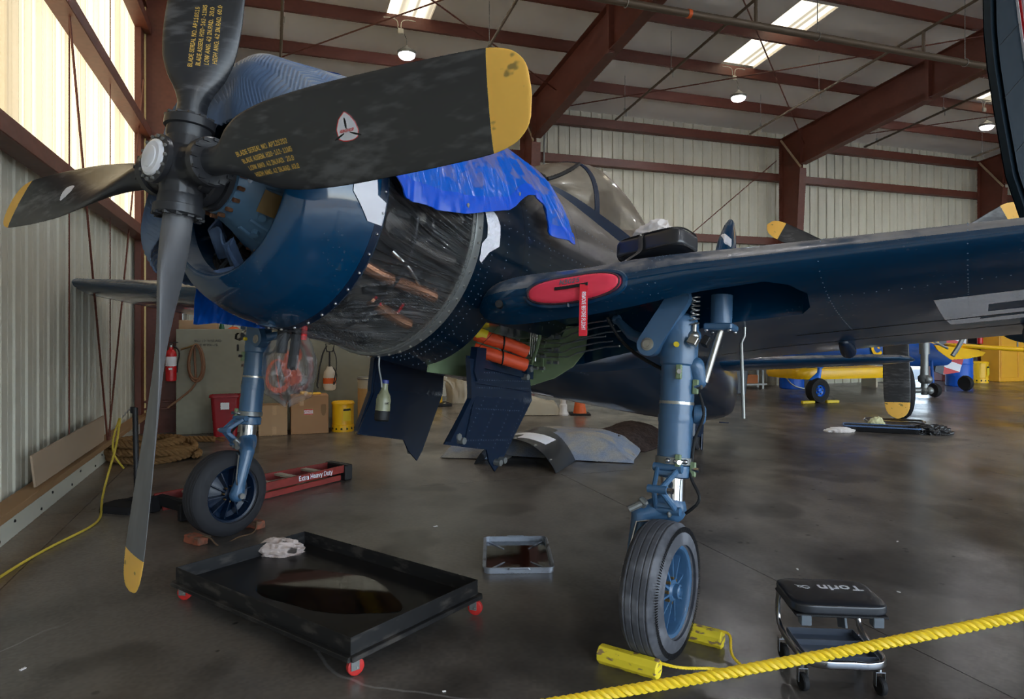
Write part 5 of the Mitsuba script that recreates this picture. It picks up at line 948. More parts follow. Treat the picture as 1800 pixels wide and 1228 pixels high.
deb = []
for x, y, k in ((-1.9, 2.75, .02), (-2.25, 2.55, .008), (-.62, 5.6, .018), (1.9, 4.6, .012), (2.35, 4.2, .01), (-2.3, 3.25, .014), (-.3, 3.05, .008), (.9, 4.2, .012), (2.9, 5.2, .012), (-1.1, 2.75, .008)): deb.append(boxm((k * 2, k, .004), (x, y, .003), frame([0, 0, 1], [math.cos(9 * x), math.sin(9 * x), 0])))
put('floor_debris', deb, 'm_rag', None, False); L('floor_debris', 'tiny pale chips scattered on the floor', 'debris', kind='stuff')
# ---------------------------------------------------------------- partition wall and what stands along it
UP = 11.54
put('wall_partition', hbox(UP, UP + .2, -1.31, 1.95, 0, 1.6, .006), 'm_half', smooth=False); L('wall_partition', 'waist high grey plastered partition wall', kind='structure')
WR = np.stack([VV, -UU, Z3], 1)       # x along the wall, y out of it towards the room, z up
def wp(v, z, out=0.0): return H(UP - out, v, z)
for i, row in enumerate(('ROLL UP HOSE AND', 'CORD AFTER USE')): put('wall_lettering', text(row, .036, wp(-1.06, 1.40 - .062 * i, .001), VV, Z3, .001, True, .38 if i == 0 else .33), 'm_black', 'wall_partition')
for v_, z_ in ((-.44, 1.31),): put('hook', [tube([wp(v_, z_ + .05, .0), wp(v_, z_ + .04, .03), wp(v_, z_ - .03, .03), wp(v_, z_ - .05, .05)], .006, 6), boxm((.03, .006, .09), wp(v_, z_, .004), HR)], 'm_black', 'wall_partition')
fe = thing('fire_extinguisher', 'red fire extinguisher with white label by the end column', 'fire extinguisher')
mat('m_extred', srgb(190, 22, 28), .3, spec=.6); c = H(11.40, -1.36, 0)
put('cylinder', lathe([(.03, .82), (.072, .83), (.075, .86), (.075, 1.22), (.066, 1.26), (.04, 1.29), (.028, 1.30), (.028, 1.33)], c, (0, 0, 1), 28), 'm_extred', fe)
put('label', lathe([(.0762, 1.05), (.0762, 1.19)], c, (0, 0, 1), 28, caps=False), 'm_white', fe)
put('handle', [boxm((.03, .14, .016), c + A([0, 0, 1.37]), frame(VV, [0, 0, 1]) if False else HR, .004), boxm((.13, .026, .014), c + VV * .03 + A([0, 0, 1.40]), HR, .004)], 'm_black', fe); put('valve', cyl(c + A([0, 0, 1.32]), c + A([0, 0, 1.38]), .022, 10), 'm_steelbolt', fe)
put('hose', tube(spline([c + A([0, 0, 1.35]) + VV * .04, c + VV * .10 + A([0, 0, 1.28]), c + VV * .09 + A([0, 0, 1.1]), c + VV * .082 + A([0, 0, .95])], 20), .011, 7), 'm_black', fe)
put('bracket', boxm((.06, .12, .32), c + UU * .10 + A([0, 0, 1.05]), HR, .004), 'm_black', fe)
put('gauge_tag', boxm((.05, .003, .03), c - UU * .077 + A([0, 0, 1.01]), HR, .001), 'm_white', fe)
def hang(name, label, catg, v0, z1, z0, wd, turns, r, m, group=None, tail=None, seed=1):
    k = thing(name, label, catg, group); g = np.random.default_rng(seed); pts = []
    for i in range(turns):
        w_, h_, o = wd * g.uniform(.82, 1.05), (z1 - z0) * g.uniform(.9, 1.04), .055 + .018 * (i % 4)
        for t in np.linspace(0, 2 * PI, 25)[:-1]: pts.append(wp(v0 + w_ / 2 * math.sin(t) * (1 - .18 * math.cos(t)) + .01 * i % .02, z1 - h_ / 2 + h_ / 2 * math.cos(t) - .01 * (i % 3), o + .02 * math.sin(t)))
    if tail: pts += [wp(*q) for q in tail]
    put('coil', tube(pts, r, 7), m, k); put('peg', cyl(wp(v0, z1 - .02, -.0), wp(v0, z1 - .02, .13), .012, 8), 'm_black', k); return k
mat('m_brownhose', srgb(128, 92, 66), .6); mat('m_redhose', srgb(140, 70, 50), .6); mat('m_orangecord', srgb(238, 104, 36), .5)
h1 = hang('air_hose', 'brown air hose hung in a tall loop below the wall lettering', 'hose', -1.03, 1.37, .80, .22, 5, .016, 'm_brownhose', None, [(-1.03, .78, .05), (-1.1, .68, .05), (-1.25, .55, .05), (-1.42, .42, .06)], 3)
put('air_gun', cyl(wp(-1.03, 1.36, .06), wp(-1.24, 1.29, .06), .014, 8), 'm_brass', h1)
h2 = hang('extension_cord', 'bright orange extension cord coiled on the partition wall', 'cord', .14, 1.12, .62, .34, 9, .011, 'm_orangecord', None, [(.2, .50, .05), (.36, .42, .05), (.45, .52, .05)], 5)
h3 = hang('red_hose', 'red brown hose coiled on the wall right of the orange cord', 'hose', .47, 1.40, .62, .38, 9, .014, 'm_redhose', None, None, 8)
dz_ = thing('dust_cover', 'orange cloth hanging behind the clear plastic bag', 'cloth')
put('cloth', grid(lambda u, v: wp(0, 0)[None, None] + (0.22 + .26 * v + .03 * np.sin(9 * u))[..., None] * VV + (1.26 - .52 * u + .03 * np.cos(6 * v))[..., None] * Z3 - (.19 + .035 * np.sin(14 * v + 2 * u))[..., None] * UU, 18, 26, .006), 'm_orange', dz_, smooth=True)
spy = thing('garden_sprayer', 'white pump sprayer with black handle hung on the partition wall', 'sprayer'); c = wp(.93, 0, .14)
mat('m_plast', srgb(206, 196, 180), .4); put('tank', lathe([(.05, .62), (.085, .63), (.10, .68), (.10, .84), (.085, .92), (.05, .97), (.045, 1.0)], c, (0, 0, 1), 28), 'm_plast', spy)
put('label', lathe([(.1012, .73), (.1012, .82)], c, (0, 0, 1), 28, caps=False), 'm_orange', spy)
put('pump_rod', cyl(c + A([0, 0, 1.0]), c + A([0, 0, 1.24]), .014, 8), 'm_black', spy); put('handle', tube([c + VV * x + A([0, 0, z]) for x, z in ((-.06, 1.36), (.075, 1.36), (.05, 1.24), (-.04, 1.24))], .012, 8, True), 'm_black', spy)
put('lance', tube([c + VV * x + A([0, 0, z]) - UU * .1 for x, z in ((-.05, 1.34), (-.11, 1.22), (-.16, 1.0), (-.20, .70), (-.18, .67))], .012, 8), 'm_black', spy); put('hose', tube(spline([c + VV * .06 + A([0, 0, .98]), c + VV * .11 + A([0, 0, .85]), c + VV * .06 + A([0, 0, .72]) - UU * .1, c + VV * .10 + A([0, 0, 1.0]) - UU * .08, c + VV * .05 + A([0, 0, 1.3])], 24), .008, 7), 'm_black', spy)
# bin, boxes, cans
mat('m_binred', srgb(140, 22, 30), .4); mat('m_card', srgb(160, 122, 88), .8); mat('m_card2', srgb(172, 140, 106), .8); mat('m_canyel', srgb(236, 184, 26), .35); mat('m_drum', srgb(178, 138, 88), .7); mat('m_tape', srgb(186, 152, 112), .4)
BX = lambda v, u: H(u, v, 0)
bn = thing('waste_bin', 'dark red waste bin by the partition wall behind the landing gear leg', 'bin'); c = BX(-.60, 11.22)
def rsec(w, d, r, z): g = np.asarray(sbox(-w / 2 + r, -d / 2 + r, w / 2 - r, d / 2 - r).buffer(r, quad_segs=4).exterior.coords)[:-1]; return np.column_stack([g, np.full(len(g), z)])
put('body', move(loft([rsec(.32, .24, .05, 0), rsec(.40, .30, .06, .58), rsec(.44, .34, .06, .585), rsec(.44, .34, .06, .615), rsec(.40, .30, .05, .615), rsec(.38, .28, .05, .55), rsec(.31, .23, .05, .03)]), HR, c), 'm_binred', bn); put('label', boxm((.12, .004, .10), c - UU * .162 + VV * .0 + A([0, 0, .46]), HR), 'm_white', bn)
def carton(name, label, v0, v1, u0, dpt, hgt, m, seam, opened=False):
    k = thing(name, label, 'cardboard box'); c = H(u0 + dpt / 2, (v0 + v1) / 2, 0); w = v1 - v0
    sh = boxm((w, dpt, hgt), c + A([0, 0, hgt / 2]), HR, .006) if not opened else move(cat(*[boxm(s_, q) for s_, q in (((w, .006, hgt), (0, -dpt / 2, hgt / 2)), ((w, .006, hgt), (0, dpt / 2, hgt / 2)), ((.006, dpt, hgt), (-w / 2, 0, hgt / 2)), ((.006, dpt, hgt), (w / 2, 0, hgt / 2)), ((w, dpt, .006), (0, 0, .004)))]), HR, c)
    put('carton', sh, m, k, smooth=False); put('tape', boxm((.06, .002, .14), c - UU * (dpt / 2 + .002) + VV * seam + A([0, 0, hgt - .08]), HR), 'm_tape', k)
    return k, c, w
k1, c1, w1 = carton('open_carton', 'smaller open brown cardboard box right of the landing gear leg', -.13, .275, 11.0, .30, .455, 'm_card2', .02, True); put('tape', boxm((.06, .002, .12), c1 - UU * .152 + VV * .02 + A([0, 0, .07]), HR), 'm_tape', k1)
k2, c2, w2 = carton('large_carton', 'larger closed brown cardboard box with red and white label', .33, .88, 10.98, .40, .585, 'm_card', -.12); put('label', boxm((.13, .002, .08), c2 - UU * .203 + VV * -.02 + A([0, 0, .335]), HR), 'm_white', k2)
put('label_stripe', [boxm((.13, .002, .014), c2 - UU * .204 + VV * -.02 + A([0, 0, z]), HR) for z in (.368, .303)], 'm_red', k2); put('label_lettering', text('FRAGILE', .026, c2 - UU * .2045 - VV * .078 + A([0, 0, .325]), VV, Z3, .001, True, .115), 'm_red', k2)
put('oil_stain', prism(Point(0, 0).buffer(1).intersection(sbox(-1, -1, 1, .6)), .001, np.stack([VV * .04, Z3 * .11, -UU], 1), c2 - UU * .2025 + VV * .20 + A([0, 0, .38])), 'm_board', k2)
yb = one('yellow_tool', [boxm((.30, .09, .03), c2 + VV * .02 - UU * .06 + A([0, 0, .602]), HR @ frame([0, 0, 1], [1, .1, 0]), .008), boxm((.12, .05, .05), c2 + VV * -.08 - UU * .03 + A([0, 0, .612]), HR, .01)], 'm_canyel', 'flat yellow box lying on the larger cardboard box', 'box')
def oily_can(label, c, s=1.0):
    k = thing('oily_waste_can', label, 'waste can'); put('body', lathe([(.15 * s, .10 * s), (.165 * s, .11 * s), (.165 * s, .42 * s), (.16 * s, .425 * s)], c, (0, 0, 1), 36), 'm_canyel', k)
    put('lid', lathe([(.175 * s, .415 * s), (.178 * s, .44 * s), (.16 * s, .465 * s), (.02 * s, .475 * s)], c, (0, 0, 1), 36), 'm_canyel', k); put('skirt', lathe([(.172 * s, 0), (.172 * s, .10 * s), (.165 * s, .105 * s)], c, (0, 0, 1), 36), 'm_canyel', k)
    put('skirt_holes', [cyl(c + .168 * s * (math.cos(a) * VV - math.sin(a) * UU) + A([0, 0, .05 * s]), c + .175 * s * (math.cos(a) * VV - math.sin(a) * UU) + A([0, 0, .05 * s]), .016 * s, 10) for a in np.linspace(.3, 2.8, 6)], 'm_black', k, kind='stuff')
    f = lambda poly_, dz: move(poly_, None, c - UU * (.166 * s + .001) + VV * (.03 * s) + A([0, 0, dz * s]))
    put('label', boxm((.13 * s, .002, .20 * s), c - UU * .160 * s - UU * .004 + VV * .045 * s + A([0, 0, .27 * s]), HR @ frame([0, 0, 1], [1, .28, 0]), .0005), 'm_yel', k)
    put('label_band', boxm((.12 * s, .003, .032 * s), c - UU * .160 * s - UU * .0045 + VV * .045 * s + A([0, 0, .345 * s]), HR @ frame([0, 0, 1], [1, .28, 0])), 'm_black', k)
    put('label_lettering', [text(q, .017 * s, c - UU * .1675 * s - VV * .010 * s + A([0, 0, z * s]), VV + UU * .28, Z3, .001, True, .11 * s) for q, z in (('OILY WASTE', .30), ('EMPTY EVERY', .275), ('NIGHT', .25))] + [boxm((.03 * s, .003, .045 * s), c - UU * .1655 * s + VV * .02 * s + A([0, 0, .20 * s]), HR)], 'm_black', k, kind='stuff')
    return k
oily_can('yellow oily waste can at the partition wall beside the cardboard boxes', H(11.15, 1.115, 0), 1.0)
fd = thing('fibre_drum', 'tan fibre drum with metal rim behind the hanging wheel door', 'drum'); c = H(10.75, 1.53, 0)
put('body', lathe([(.235, .02), (.235, .70), (.235, .71)], c, (0, 0, 1), 40), 'm_drum', fd); put('upper_band', lathe([(.236, .70), (.236, .84), (.20, .845)], c, (0, 0, 1), 40), 'm_beige', fd, label='pale upper band'); put('rim', lathe([(.245, .83), (.247, .85), (.24, .865), (.02, .866)], c, (0, 0, 1), 40), 'm_galv', fd); put('base_rim', lathe([(.27, 0), (.275, .015), (.24, .03), (.236, .05)], c, (0, 0, 1), 40), 'm_galv', fd)
# things glimpsed above the partition wall
lf = thing('aluminium_frame', 'silver pipe frame standing behind the partition wall', 'frame')
for a, b in ((H(12.6, -1.36, 0), H(12.75, -1.52, 2.12)), (H(12.5, -1.24, 0), H(12.7, -1.36, 2.12)), (H(12.72, -1.55, 1.95), H(12.70, -1.2, 1.95))): put('pipe', cyl(a, b, .035, 10), 'm_galv', lf)
one('shelf_board', hbox(11.9, 12.15, -1.4, -.75, 1.302, 1.74, .01), 'm_card2', 'pale wooden crate showing above the partition wall', 'crate')
one('green_bottle', lathe([(.04, 1.3), (.042, 1.62), (.02, 1.70), (.018, 1.78)], H(12.05, -.70, 0), (0, 0, 1), 16), mat('m_bottlegreen', srgb(20, 90, 60), .3), 'green bottle showing above the partition wall', 'bottle')
one('orange_helmet', sphere(H(11.98, -.52, 1.472), (.14, .14, .17), 3), 'm_orange', 'orange helmet showing above the partition wall', 'helmet')
tbl = thing('storage_shelf', 'dark storage shelf behind the partition wall', 'shelf')
put('top', hbox(11.85, 12.3, -1.45, .6, 1.26, 1.30, .004), 'm_board', tbl)
for v_ in (-1.42, .57): put('leg', hbox(11.87, 11.92, v_ - .025, v_ + .025, 0, 1.26), 'm_board', tbl); put('leg', hbox(12.23, 12.28, v_ - .025, v_ + .025, 0, 1.26), 'm_board', tbl)
s0_ = scene  # the objects above the wall stand on that shelf

# ---------------------------------------------------------------- blankets and a loose cowl panel on the floor
mat('m_greyblanket', proc(lambda p, n, uv: mix(srgb(122, 130, 146), srgb(150, 144, 134), smoothstep(.35, .7, fbm(p[0] * 5, p[1] * 5, p[2] * 5, 4))) * (.85 + .25 * noise(p[0] * 90, p[1] * 90, p[2] * 90))), .95, spec=.1)
mat('m_brownblanket', proc(lambda p, n, uv: mix(srgb(74, 62, 58), srgb(52, 44, 42), noise(p[0] * 40, p[1] * 40, p[2] * 40))), .95, spec=.1); mat('m_panelblack', srgb(34, 35, 37), .25, spec=.6)
cp = thing('loose_cowl_panel', 'curved black cowl panel with white marking lying on the floor', 'panel')
def arch(u, v, lift=0.0):
    ax_ = norm([.39, .98, 0]); sd = norm([.87, -.49, 0]); a = -1.12 + 2.24 * u; R_ = .60
    return A([.02, 7.93, -.262]) + (R_ + lift) * np.sin(a)[..., None] * sd + (v * 1.08)[..., None] * ax_ + ((R_ + lift) * np.cos(a))[..., None] * Z3
put('skin', grid(lambda u, v: arch(u, v), 40, 4, .008), 'm_panelblack', cp, smooth=True)
put('number_marking', grid(lambda u, v: arch(.50 + .24 * u, .10 + .36 * v + .16 * u, .003), 14, 3, .002), 'm_white', cp, smooth=True); put('number_marking', grid(lambda u, v: arch(.34 + .18 * u, .32 + .16 * v, .003), 12, 3, .002), 'm_white', cp, smooth=True)
put('latches', [boxm((.03, .02, .012), arch(A(q), A(.05), .004), None, .003) for q in (.12, .3, .5, .7, .88)], 'm_steelbolt', cp, kind='stuff')
def cloth(cx, cy, ax_, w, d, hfn, seed, nu=60, nv=60):
    a = norm([*ax_, 0]); b = A([-a[1], a[0], 0])
    def fn(u, v):
        x, y = (u - .5) * w, (v - .5) * d; e = np.minimum(np.minimum(u, 1 - u), np.minimum(v, 1 - v))
        wob = .06 * (fb(u * 3, v * 3, seed, 3, seed) - .5); z = hfn(u, v) * np.clip(e * 7, 0, 1) ** .6 + .035 * (1 - np.abs(2 * fb(u * 4 + v, v * 3, seed, 3, seed + 2) - 1)) * np.clip(e * 9, 0, 1) + .012
        return A([cx, cy, 0]) + (x + wob)[..., None] * a + (y + wob)[..., None] * b + z[..., None] * Z3
    return grid(fn, nu, nv, .01)
bl1 = put('grey_blanket', cloth(.78, 9.05, (.95, -.30), 1.75, 1.25, lambda u, v: .26 * np.exp(-((u - .45) / .45) ** 4) * (1 - .3 * v) + .03, 3), 'm_greyblanket', smooth=True); L(bl1, 'blue grey blanket thrown over parts on the floor below the fuselage', 'blanket')
bl2 = put('grey_blanket', cloth(-.42, 8.72, (.95, -.2), .85, .5, lambda u, v: .06 + .06 * np.sin(5 * u), 9, 40, 30), 'm_greyblanket', smooth=True); L(bl2, 'rumpled end of pale blanket beside the loose cowl panel', 'blanket')
bl3 = put('brown_blanket', cloth(1.72, 9.75, (.85, -.5), .85, 1.3, lambda u, v: .24 * np.exp(-((u - .4) / .4) ** 4) * (1 - .5 * u), 14), 'm_brownblanket', smooth=True); L(bl3, 'dark brown ribbed blanket right of the blue grey blanket', 'blanket')
sup = thing('floor_parts', 'dark cowl sections lying under the blue grey blanket', 'panel'); put('skin', hbox(0, .001, 0, .001, 0, .001) if False else boxm((1.3, .7, .18), (.78, 9.1, .10), at((0, 0, 0), (.95, -.30))[0], .06), 'm_panelblack', sup)
put('corner', prism([(0, 0), (.42, .10), (.50, .02), (.22, -.28)], .02, frame([.1, -.5, 1]), (1.02, 8.55, .05)), 'm_panelblack', sup, smooth=False)
# ---------------------------------------------------------------- rags, trays and frame on the floor at right
bt = thing('long_tray', 'long black tray with blue rim lying on the floor at right', 'tray'); RT = at((5.75, 10.78, 0), (.95, -.42))
tput('shell', loft([rsec(.98, .28, .04, .005), rsec(1.06, .34, .05, .085), rsec(1.00, .28, .04, .085), rsec(.94, .24, .04, .015)], caps=True), 'm_black', bt, RT, smooth=25); tput('rim', tube(rsec(1.05, .33, .05, .088), .012, 6, True), mat('m_bluerim', srgb(82, 110, 150), .3), bt, RT)
one('black_plastic', crumple((6.40, 10.55, 0), (.62, .34), .13, 21, 5, 4), mat('m_blackbag', srgb(26, 26, 28), .25), 'crumpled black plastic sheet over the end of the long tray', 'plastic sheet', smooth=False)
one('pale_rag', crumple((5.12, 10.80, 0), (.46, .26), .06, 31, 5), 'm_rag', 'flat pale rag left of the long black tray', 'rag'); one('yellowish_rag', crumple((5.86, 11.12, 0), (.26, .2), .17, 37, 5), mat('m_yrag', srgb(206, 204, 160), .9), 'yellowish crumpled rag behind the long black tray', 'rag')
one('chrome_frame', tube([A([6.55, 11.85, .03]) + a * norm([.9, -.42, 0]) + b * norm([.42, .9, 0]) for a, b in ((-.42, -.18), (-.46, 0), (-.42, .18), (.42, .18), (.46, 0), (.42, -.18))], .018, 8, True), 'm_chrome', 'low chrome tube frame lying on the floor behind the trays', 'frame')
# ---------------------------------------------------------------- far floor things under the fuselage
cn_ = thing('traffic_cone', 'orange traffic cone standing behind the fuselage', 'cone'); c = A([1.27, 12.95, 0])
put('cone', lathe([(.13, .03), (.12, .05), (.035, .62), (.025, .66), (.001, .66)], c, (0, 0, 1), 28), 'm_orange', cn_); put('base', boxm((.38, .38, .03), c + A([0, 0, .015]), None, .008), 'm_rubber', cn_)
wl_ = thing('wrapped_stand', 'stand with taped white foot and clear sheet behind the fuselage', 'stand'); put('foot', lathe([(.09, 0), (.10, .03), (.075, .08), (.07, .20), (.05, .22), (.05, .9)], (.95, 12.8, 0), (0, 0, 1), 16), 'm_rag', wl_); put('sheet', cloth(.45, 13.0, (1, 0), .9, .5, lambda u, v: .26 + .05 * np.sin(6 * u), 33, 30, 20), 'm_beige', wl_, smooth=True)
one('beige_sack', crumple((-1.10, 15.2, 0), (.7, .5), .85, 41, 4, 2), 'm_beige', 'bulky beige sack seen between the two wheel doors', 'sack')
yd = thing('yellow_container', 'yellow container with a pale hose looped over it', 'container'); put('body', boxm((.5, .4, .5), (-1.75, 14.6, .25), HR, .06), 'm_canyel', yd); put('hose', tube([A([-1.5, 14.3, .30]) + .28 * A([math.cos(t), 0, math.sin(t)]) for t in np.linspace(.2, 5.2, 24)], .03, 8), 'm_beige', yd); put('base_mat', boxm((.8, .5, .06), (-1.7, 14.4, .03), HR, .01), 'm_black', yd)
# ---------------------------------------------------------------- big radial engined aircraft in the background: three blade propeller, leg and tyre
bgp = thing('background_airplane', 'dark three bladed airplane standing behind the near wing', 'airplane'); hb = A([6.63, 12.0, 2.40]); fx = norm([-.25, -.97, .10]); rx = norm(np.cross([0, 0, 1], fx)); ux_ = np.cross(fx, rx)
for k, ang in enumerate((-PI / 2, PI / 6 + .05, 5 * PI / 6 + .03)):
    d = rx * math.cos(ang) + ux_ * math.sin(ang); cdir = np.cross(fx, d); rr_ = np.concatenate([np.linspace(.2, 2.0, 26), np.linspace(2.06, 2.34, 8)])
    wch = np.interp(rr_, [.2, .35, .9, 1.6, 2.0, 2.15, 2.25, 2.31, 2.34], [.14, .16, .40, .42, .40, .37, .30, .18, .02]); tch = np.interp(rr_, [.2, .5, 1, 2.34], [.14, .10, .06, .012]); tw = np.interp(rr_, [.2, 1, 2.34], [.9, .5, .30]); tt = np.arange(20) * 2 * PI / 20
    rings = [hb + d * r_ + (w_ / 2 * np.cos(tt))[:, None] * (cdir * math.cos(b_) + fx * math.sin(b_)) + (h_ / 2 * np.sin(tt))[:, None] * (fx * math.cos(b_) - cdir * math.sin(b_)) for r_, w_, h_, b_ in zip(rr_, wch, tch, tw)]
    b = put('propeller_blade', loft(rings[:27]), 'm_blade', bgp); put('tip', loft(rings[26:]), 'm_tip', b, label='yellow painted tip')
    if k == 0: put('badge', lathe([(.001, .012), (.075, .012)], hb + d * .92 + fx * .03, fx, 20, caps=False), 'm_white', b); put('badge_mark', lathe([(.001, .014), (.05, .014)], hb + d * .92 + fx * .03, fx, 20, caps=False), 'm_red', b)
put('hub', lathe([(.2, -.25), (.22, -.05), (.18, .12), (.10, .25), (.001, .30)], hb, fx, 28), 'm_hub', bgp)
bk_ = -fx; put('cowling', lathe([(.55, .18), (.60, .14), (.70, .2), (.78, .45), (.80, 1.2), (.74, 1.5)], hb, bk_, 56, caps=False), 'm_navyflat', bgp); put('engine', lathe([(.25, .2), (.5, .3), (.55, .6), (.7, .62)], hb, bk_, 32, caps=False), 'm_engine', bgp); put('fuselage', loft([hb + bk_ * s_ + (math.cos(0) * 0) + r_ * (np.cos(tt)[:, None] * rx + np.sin(tt)[:, None] * ux_) - Z3 * dz for s_, r_, dz in ((1.4, .76, .05), (2.5, .74, .05), (3.6, .6, .1))]), 'm_navyflat', bgp)
wh = put('main_tyre', lathe([(.22, -.12), (.40, -.14), (.47, -.12), (.51, -.07), (.515, 0), (.51, .07), (.47, .12), (.40, .14), (.22, .12)], A([6.93, 12.35, .515]), norm([.97, -.25, 0]), 48, caps=False), 'm_rubber', bgp, label='big black tyre'); put('wheel_hub', lathe([(.01, -.09), (.2, -.08), (.23, -.11), (.23, .11), (.2, .08), (.01, .09)], A([6.93, 12.35, .515]), norm([.97, -.25, 0]), 32), 'm_dark', wh)
lg = L(key(bgp + '__landing_gear_leg')); g0 = A([7.40, 12.4, 0])
put('cylinder', cyl(g0 + A([0, 0, 1.15]), g0 + A([-.02, 0, 2.1]), .085, 20), 'm_zinc', lg); put('piston', lathe([(.05, .42), (.06, .45), (.10, .5), (.06, .55), (.055, .62), (.10, .66), (.11, .74), (.07, .78), (.06, 1.15)], g0, (0, 0, 1), 20), 'm_zinc', lg); put('axle', cyl(g0 + A([-.35, -.02, .5]), g0 + A([.09, .02, .5]), .05, 14), 'm_zinc', lg); put('drag_strut', cyl(g0 + A([-.6, 0, 1.75]), g0 + A([.45, .05, 1.25]), .022, 8), 'm_galv', lg); put('brake_fitting', [sphere(g0 + A([.06, -.05, .5]), .07, 2), sphere(g0 + A([.02, -.06, .70]), .08, 2)], 'm_zinc', lg)
put('gear_door_arm', tube(spline([g0 + A([.70, 0, 1.9]), g0 + A([.72, 0, 1.6]), g0 + A([.62, 0, 1.3]), g0 + A([.50, 0, 1.12])], 16), .04, 8), 'm_zinc', bgp)
put('wing', loft([hb + bk_ * 1.3 + rx * (l_) + np.stack([0 * xx2, 0 * xx2, 0 * xx2], 1) + (bk_ * (2.3 * xx2)[:, None]) + Z3 * (.16 * yy2 - .55 + .09 * abs(l_))[:, None] for l_ in (-1.6, 0, 1.6) for xx2, yy2 in [(np.concatenate([xx, xx[::-1][1:-1]]), np.concatenate([yt, -yt[::-1][1:-1]]))]]), 'm_navyflat', bgp)
# ---------------------------------------------------------------- yellow and blue trainer far back
tr = thing('yellow_blue_trainer', 'blue and yellow trainer airplane with striped tail far back at right', 'airplane'); mat('m_tryel', srgb(240, 184, 20), .3, spec=.5); mat('m_trblue', srgb(22, 74, 150), .35); mat('m_trred', srgb(190, 32, 36), .4)
tp0 = A([8.2, 17.0, 1.25]); td = norm([.97, .06, -.10])          # nose -> tail
tl = A([-td[1], td[0], 0]); tl /= np.linalg.norm(tl)
def tsec(s_, w_, h_, dz): return tp0 + td * s_ + (w_ * np.cos(tt))[:, None] * tl + Z3 * (h_ * np.sin(tt) + dz)[:, None]
put('fuselage', loft([tsec(s_, w_, h_, dz) for s_, w_, h_, dz in ((-1.2, .42, .45, .0), (0, .42, .5, 0), (1.0, .32, .42, -.02), (2.0, .2, .32, -.05), (2.6, .08, .24, -.06), (2.75, .03, .16, -.06))]), 'm_trblue', tr)
q0 = tp0 + td * 2.55
rud = Polygon([(0, -.52), (.42, -.42), (.52, .1), (.50, .62), (.36, .82), (.0, .86)]); RF = np.stack([td, norm(Z3 - td * td[2]), np.cross(td, Z3)], 1)
put('rudder', prism(rud, .06, RF, q0 + tl * .03), 'm_white', tr, smooth=False); put('rudder_stripe', [prism(rud.intersection(affinity.skew(sbox(-.1, a, .7, a + .17), 0, -12)), .07, RF, q0 + tl * .035) for a in (-.56, -.2, .17, .52)], 'm_trred', tr, smooth=False)
put('rudder_post', prism(Polygon([(-.22, -.46), (.0, -.52), (.0, .86), (-.16, .84)]), .07, RF, q0 + tl * .035), 'm_navyflat', tr, smooth=False); put('fin', prism(Polygon([(-.9, .18), (-.2, .12), (-.14, .9), (-.5, .75)]), .06, RF, q0 + tl * .03), 'm_tryel', tr, smooth=False)
def plank(c, a, b, t, name, m, parent): 
    out = superell(a, b, 40, .6); v_ = norm(np.cross([0, 0, 1], td)); return put(name, loft([c + out[:, :1] * k_ * v_ * -1 + out[:, 1:] * k_ * td + Z3 * z for k_, z in ((.9, -t), (1, -t * .4), (1, t * .4), (.9, t))]), m, parent)
put('tailplane', loft([A([11.2, 15.8, 1.16]) + k_ * (superell(1.15, .32, 40, .65) @ A([norm([.93, -.32, -.06]), norm([.3, .95, 0])])) + Z3 * z for k_, z in ((.93, -.05), (1, -.01), (1, .02), (.93, .05))]), 'm_tryel', tr)
el = Polygon([(0, 0), (1.05, -.10), (1.28, -.17), (1.22, -.25), (.85, -.32), (.45, -.34), (.1, -.12)]); put('elevator', prism(el, .05, np.stack([norm([1, .1, 0]), norm([0, -.25, 1]), np.cross(norm([1, .1, 0]), norm([0, -.25, 1]))], 1), (9.6, 15.75, 1.24)), 'm_tryel', tr, smooth=False)
put('number', text('G', .42, tp0 + td * .25 - tl * .0 - UU * .44 + Z3 * -.25, VV, Z3, .01, True), 'm_tryel', tr)
put('tail_wheel', lathe([(.05, -.05), (.15, -.06), (.17, 0), (.15, .06), (.05, .05)], A([9.9, 16.2, .17]), VV, 24), 'm_rubber', tr); put('tail_leg', cyl(A([9.9, 16.25, .25]), A([9.95, 16.4, .85]), .035, 10), 'm_trblue', tr)
put('tail_tyre', lathe([(.05, -.06), (.17, -.07), (.20, 0), (.17, .07), (.05, .06)], A([11.75, 17.9, .2]), norm([.9, .4, 0]), 24), 'm_rubber', tr)
put('lower_wing', loft([A([7.45, 16.3, .60]) + k_ * (superell(1.35, .75, 60, .4) @ A([norm([.96, .28, 0.0]), norm([-.28, .96, 0])])) + Z3 * z for k_, z in ((.97, -.12), (1, -.05), (1, .05), (.97, .12))]), 'm_tryel', tr)
for i in range(9): put('wing_rib', bar(A([6.55 + .2 * i, 15.42 + .055 * i, .50 + .01 * (i % 2)]), A([6.70 + .2 * i, 15.44 + .055 * i, .60]), .03, .03), 'm_tryel', tr)
put('wing_struts', [cyl(A([8.4, 15.9, 1.5]), A([8.9, 15.9, .95]), .02, 8)], 'm_galv', tr)
mw = L(key(tr + '__main_wheel'), 'black tyre with bright blue wheel'); wc_ = A([6.62, 14.97, .27]); wa = norm([.35, -.94, 0])
put('tyre', lathe([(.13, -.08), (.2, -.10), (.25, -.09), (.268, -.04), (.268, .04), (.25, .09), (.2, .10), (.13, .08)], wc_, wa, 40, caps=False), 'm_rubber', mw); put('rim', lathe([(.135, .06), (.125, .09), (.11, .05), (.05, .03), (.045, .07), (.02, .08), (.001, .08)], wc_, wa, 32, caps=False), mat('m_brightblue', srgb(28, 104, 206), .35), mw); put('rim_holes', [cyl(wc_ + wa * .045 + .08 * (math.cos(a) * np.cross(wa, Z3) + math.sin(a) * Z3), wc_ + wa * .055 + .08 * (math.cos(a) * np.cross(wa, Z3) + math.sin(a) * Z3), .018, 10) for a in np.arange(6) * PI / 3], 'm_black', mw, kind='stuff')
